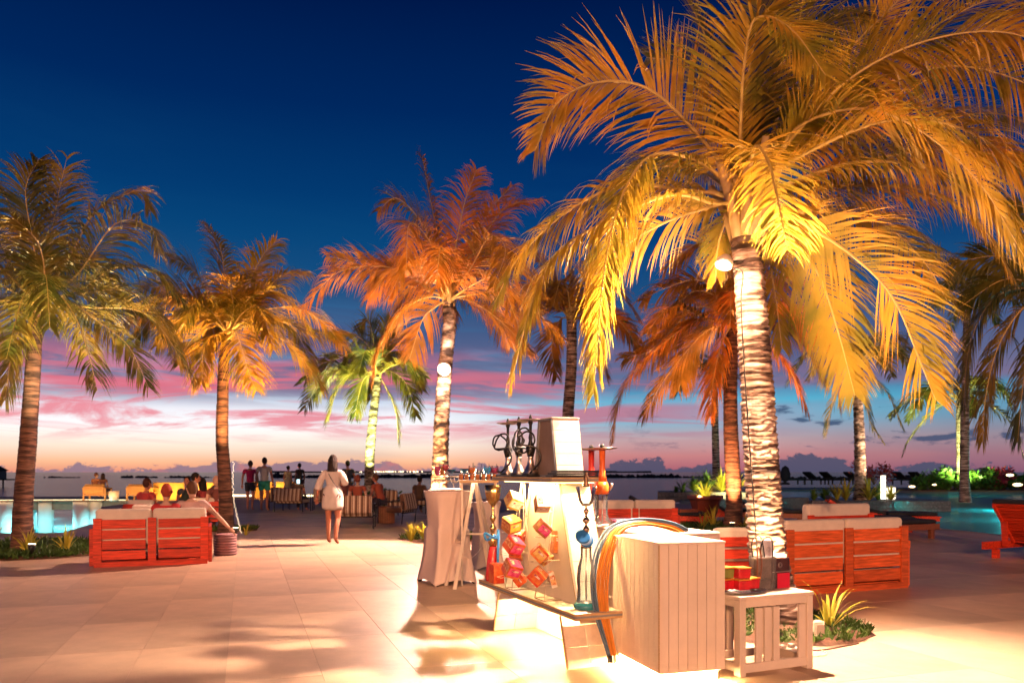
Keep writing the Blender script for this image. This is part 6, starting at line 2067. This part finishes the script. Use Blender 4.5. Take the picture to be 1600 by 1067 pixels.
# walking woman
wt, wj, wm = person('barefoot long-haired woman in a loose white shirt walking away across the terrace', G(520, 850), R(-4), 'walk', 1.64, 'tan',
                    ('loose_white_shirt', (.72, .62, .55)), ('shorts_dark', (.05, .03, .03)), ((.014, .007, .005), 'long'), True, 'long', .30,
                    {'L': [(-.17, 0, 1.40), (-.27, -.05, 1.14), (-.30, -.03, .92)], 'R': [(.17, 0, 1.40), (.25, .03, 1.16), (.13, .18, 1.34)]}, head_turn=-.15)
part('bag_strap', MB().tube(crv([V((-.10, -.07, 1.45)), V((.05, -.185, 1.24)), V((.20, -.16, 1.02)), V((.22, .02, .98))], 6), .008, 6).xf(wm), M_BLACKM, wt)
person('man in a magenta shirt and dark shorts walking away at the left', G(391, 797), R(4), 'walk', 1.72, 'tan', ('magenta_shirt', (.58, .02, .10)), ('shorts_black', (.03, .03, .04)), ((.05, .03, .02), 'short'))
person('man in a pale tee shirt and green shorts walking beside the man in magenta', G(413, 798), R(-3), 'stand', 1.82, 'tan', ('pale_tee', (.55, .46, .38)), ('shorts_green', (.04, .36, .20)), ((.04, .02, .015), 'short'))
person('woman in a pale yellow dress standing by the orange sofa', V((-10.75, 38.2, 0)), R(-25), 'stand', 1.62, 'tan', ('yellow_dress', (.72, .55, .26)), None, ((.02, .012, .01), 'bun'), True, longtop=.45)
person('man in dark clothes facing the woman in yellow', V((-10.1, 37.9, 0)), R(55), 'stand', 1.74, 'tan', ('dark_shirt', (.10, .055, .03)), ('trousers_brown', (.08, .04, .03)), ((.02, .012, .01), 'short'))
# seated group
person('red-haired guest sitting on the left sofa, back of the head showing', V((-5.20, 11.95, -.02)), R(15), 'sit', 1.66, 'fair', ('crimson_top', (.45, .03, .03)), ('trousers_dark', (.05, .04, .05)), ((.34, .05, .02), 'short'), True, head_turn=.3)
person('brown-haired guest in pink with one arm over the right end of the left sofa', V((-4.90, 12.15, -.02)), R(10), 'sit', 1.72, 'fair', ('pink_shirt', (.62, .42, .38)), ('trousers_dark', (.05, .04, .05)),
       ((.10, .045, .02), 'short'), armpose={'R': [(.19, .05, .88), (.38, .0, .70), (.56, .04, .50)]}, head_turn=.5)
person('guest in a red top seated behind the small red armchair', G(232, 835) * V((1, 1, 0)).x if False else V((-7.85, 17.0, 0)), R(-20), 'sit', 1.7, 'tan', ('red_top', (.45, .05, .05)), ('trousers_dark', (.05, .04, .05)), ((.06, .02, .01), 'short'))
person('man in a black shirt leaning over the low table', V((-7.75, 18.5, .06)), R(-65), 'sit', 1.78, 'tan', ('black_shirt', (.015, .025, .02)), ('trousers_dark', (.05, .04, .05)), ((.015, .01, .01), 'short'), lean=.5)
person('dark-haired guest facing us behind the low table', V((-8.05, 19.8, 0)), R(185), 'sit', 1.74, 'tan', ('grey_top', (.08, .08, .09)), ('trousers_dark', (.05, .04, .05)), ((.015, .01, .01), 'short'))
person('woman with long black hair seated right of the candles', V((-7.3, 18.9, 0)), R(70), 'sit', 1.7, 'tan', ('wine_top', (.30, .04, .04)), ('trousers_dark', (.05, .04, .05)), ((.012, .008, .008), 'long'), True)
person('guest with a shaved head in a brown jacket left of the second palm', V((-6.75, 18.3, .04)), R(50), 'sit', 1.74, 'fair', ('brown_jacket', (.16, .05, .04)), ('trousers_dark', (.05, .04, .05)), ((.10, .03, .02), 'bald'))
person('guest standing partly behind the second palm trunk', V((-9.0, 24.5, 0)), R(30), 'sit', 1.74, 'tan', ('olive_top', (.12, .10, .05)), ('trousers_dark', (.05, .04, .05)), ((.02, .01, .01), 'short'))
for (x, y, rz, lb_) in ((-6.9, 18.25, 20, 'amber wicker armchair under the shaved-headed guest'), (-7.9, 16.9, -20, 'pale wooden armchair under the guest in the red top')):
    lounge_chair(lb_, (x, y - .1, 0), R(rz), w=.74, hb=.6)
# pier couple
person('left one of the couple on the pier chair', V((-20.05, 38.3, .1)), R(-10), 'sit', 1.7, 'fair', ('orange_top', (.55, .22, .08)), ('trousers_dark', (.05, .04, .05)), ((.14, .05, .02), 'short'), group='couple on the pier', head_turn=-.6)
person('right one of the couple on the pier chair with long dark hair', V((-19.7, 38.3, .1)), R(10), 'sit', 1.66, 'fair', ('brown_top', (.25, .10, .05)), ('trousers_dark', (.05, .04, .05)), ((.03, .012, .01), 'long'), True, group='couple on the pier')
# guests on the striped chairs
gs = 'guests on the striped chairs'
person('guest with a glowing phone on the striped double chair', V((-7.35, 27.2, 0)), R(-8), 'sit', 1.74, 'tan', ('dark_shirt', (.10, .055, .03)), ('trousers_dark', (.05, .04, .05)), ((.02, .012, .01), 'short'), group=gs)
solo('phone', MB().box((0, 0, 0), (.09, .012, .14)), glow_mat('phone_screen', (.55, .95, 1.0), 2.2), 'glowing phone screen left of the striped double chair', 'phone', loc=P(466, 752, 27.0), rz=.3)
person('guest with reddish hair seated beyond the striped armchair', V((-4.35, 22.4, .02)), R(5), 'sit', 1.74, 'fair', ('rust_top', (.35, .08, .04)), ('trousers_dark', (.05, .04, .05)), ((.22, .05, .03), 'short'), group=gs)
person('guest in brown seated just left of the walking woman\'s far chair', V((-5.2, 24.6, .02)), R(25), 'sit', 1.72, 'tan', ('brown_jacket', (.16, .05, .04)), ('trousers_dark', (.05, .04, .05)), ((.03, .015, .01), 'short'), group=gs)
person('guest in orange facing left right of the small green-lit palm', V((-3.85, 23.6, .04)), R(60), 'sit', 1.76, 'tan', ('rust_top', (.35, .08, .04)), ('trousers_dark', (.05, .04, .05)), ((.10, .05, .03), 'short'), group=gs, lean=.3)
person('dark figure seated in the far striped chair by the middle palm', V((-3.0, 25.6, 0)), R(-20), 'sit', 1.72, 'dark', ('dark_shirt', (.10, .055, .03)), ('trousers_dark', (.05, .04, .05)), ((.02, .01, .01), 'short'), group=gs)
person('guest in a dark top standing beyond the walking woman\'s shoulder', V((-6.1, 29.6, 0)), R(40), 'stand', 1.74, 'tan', ('grey_top', (.08, .08, .09)), ('trousers_dark', (.05, .04, .05)), ((.02, .01, .01), 'short'), group=gs)
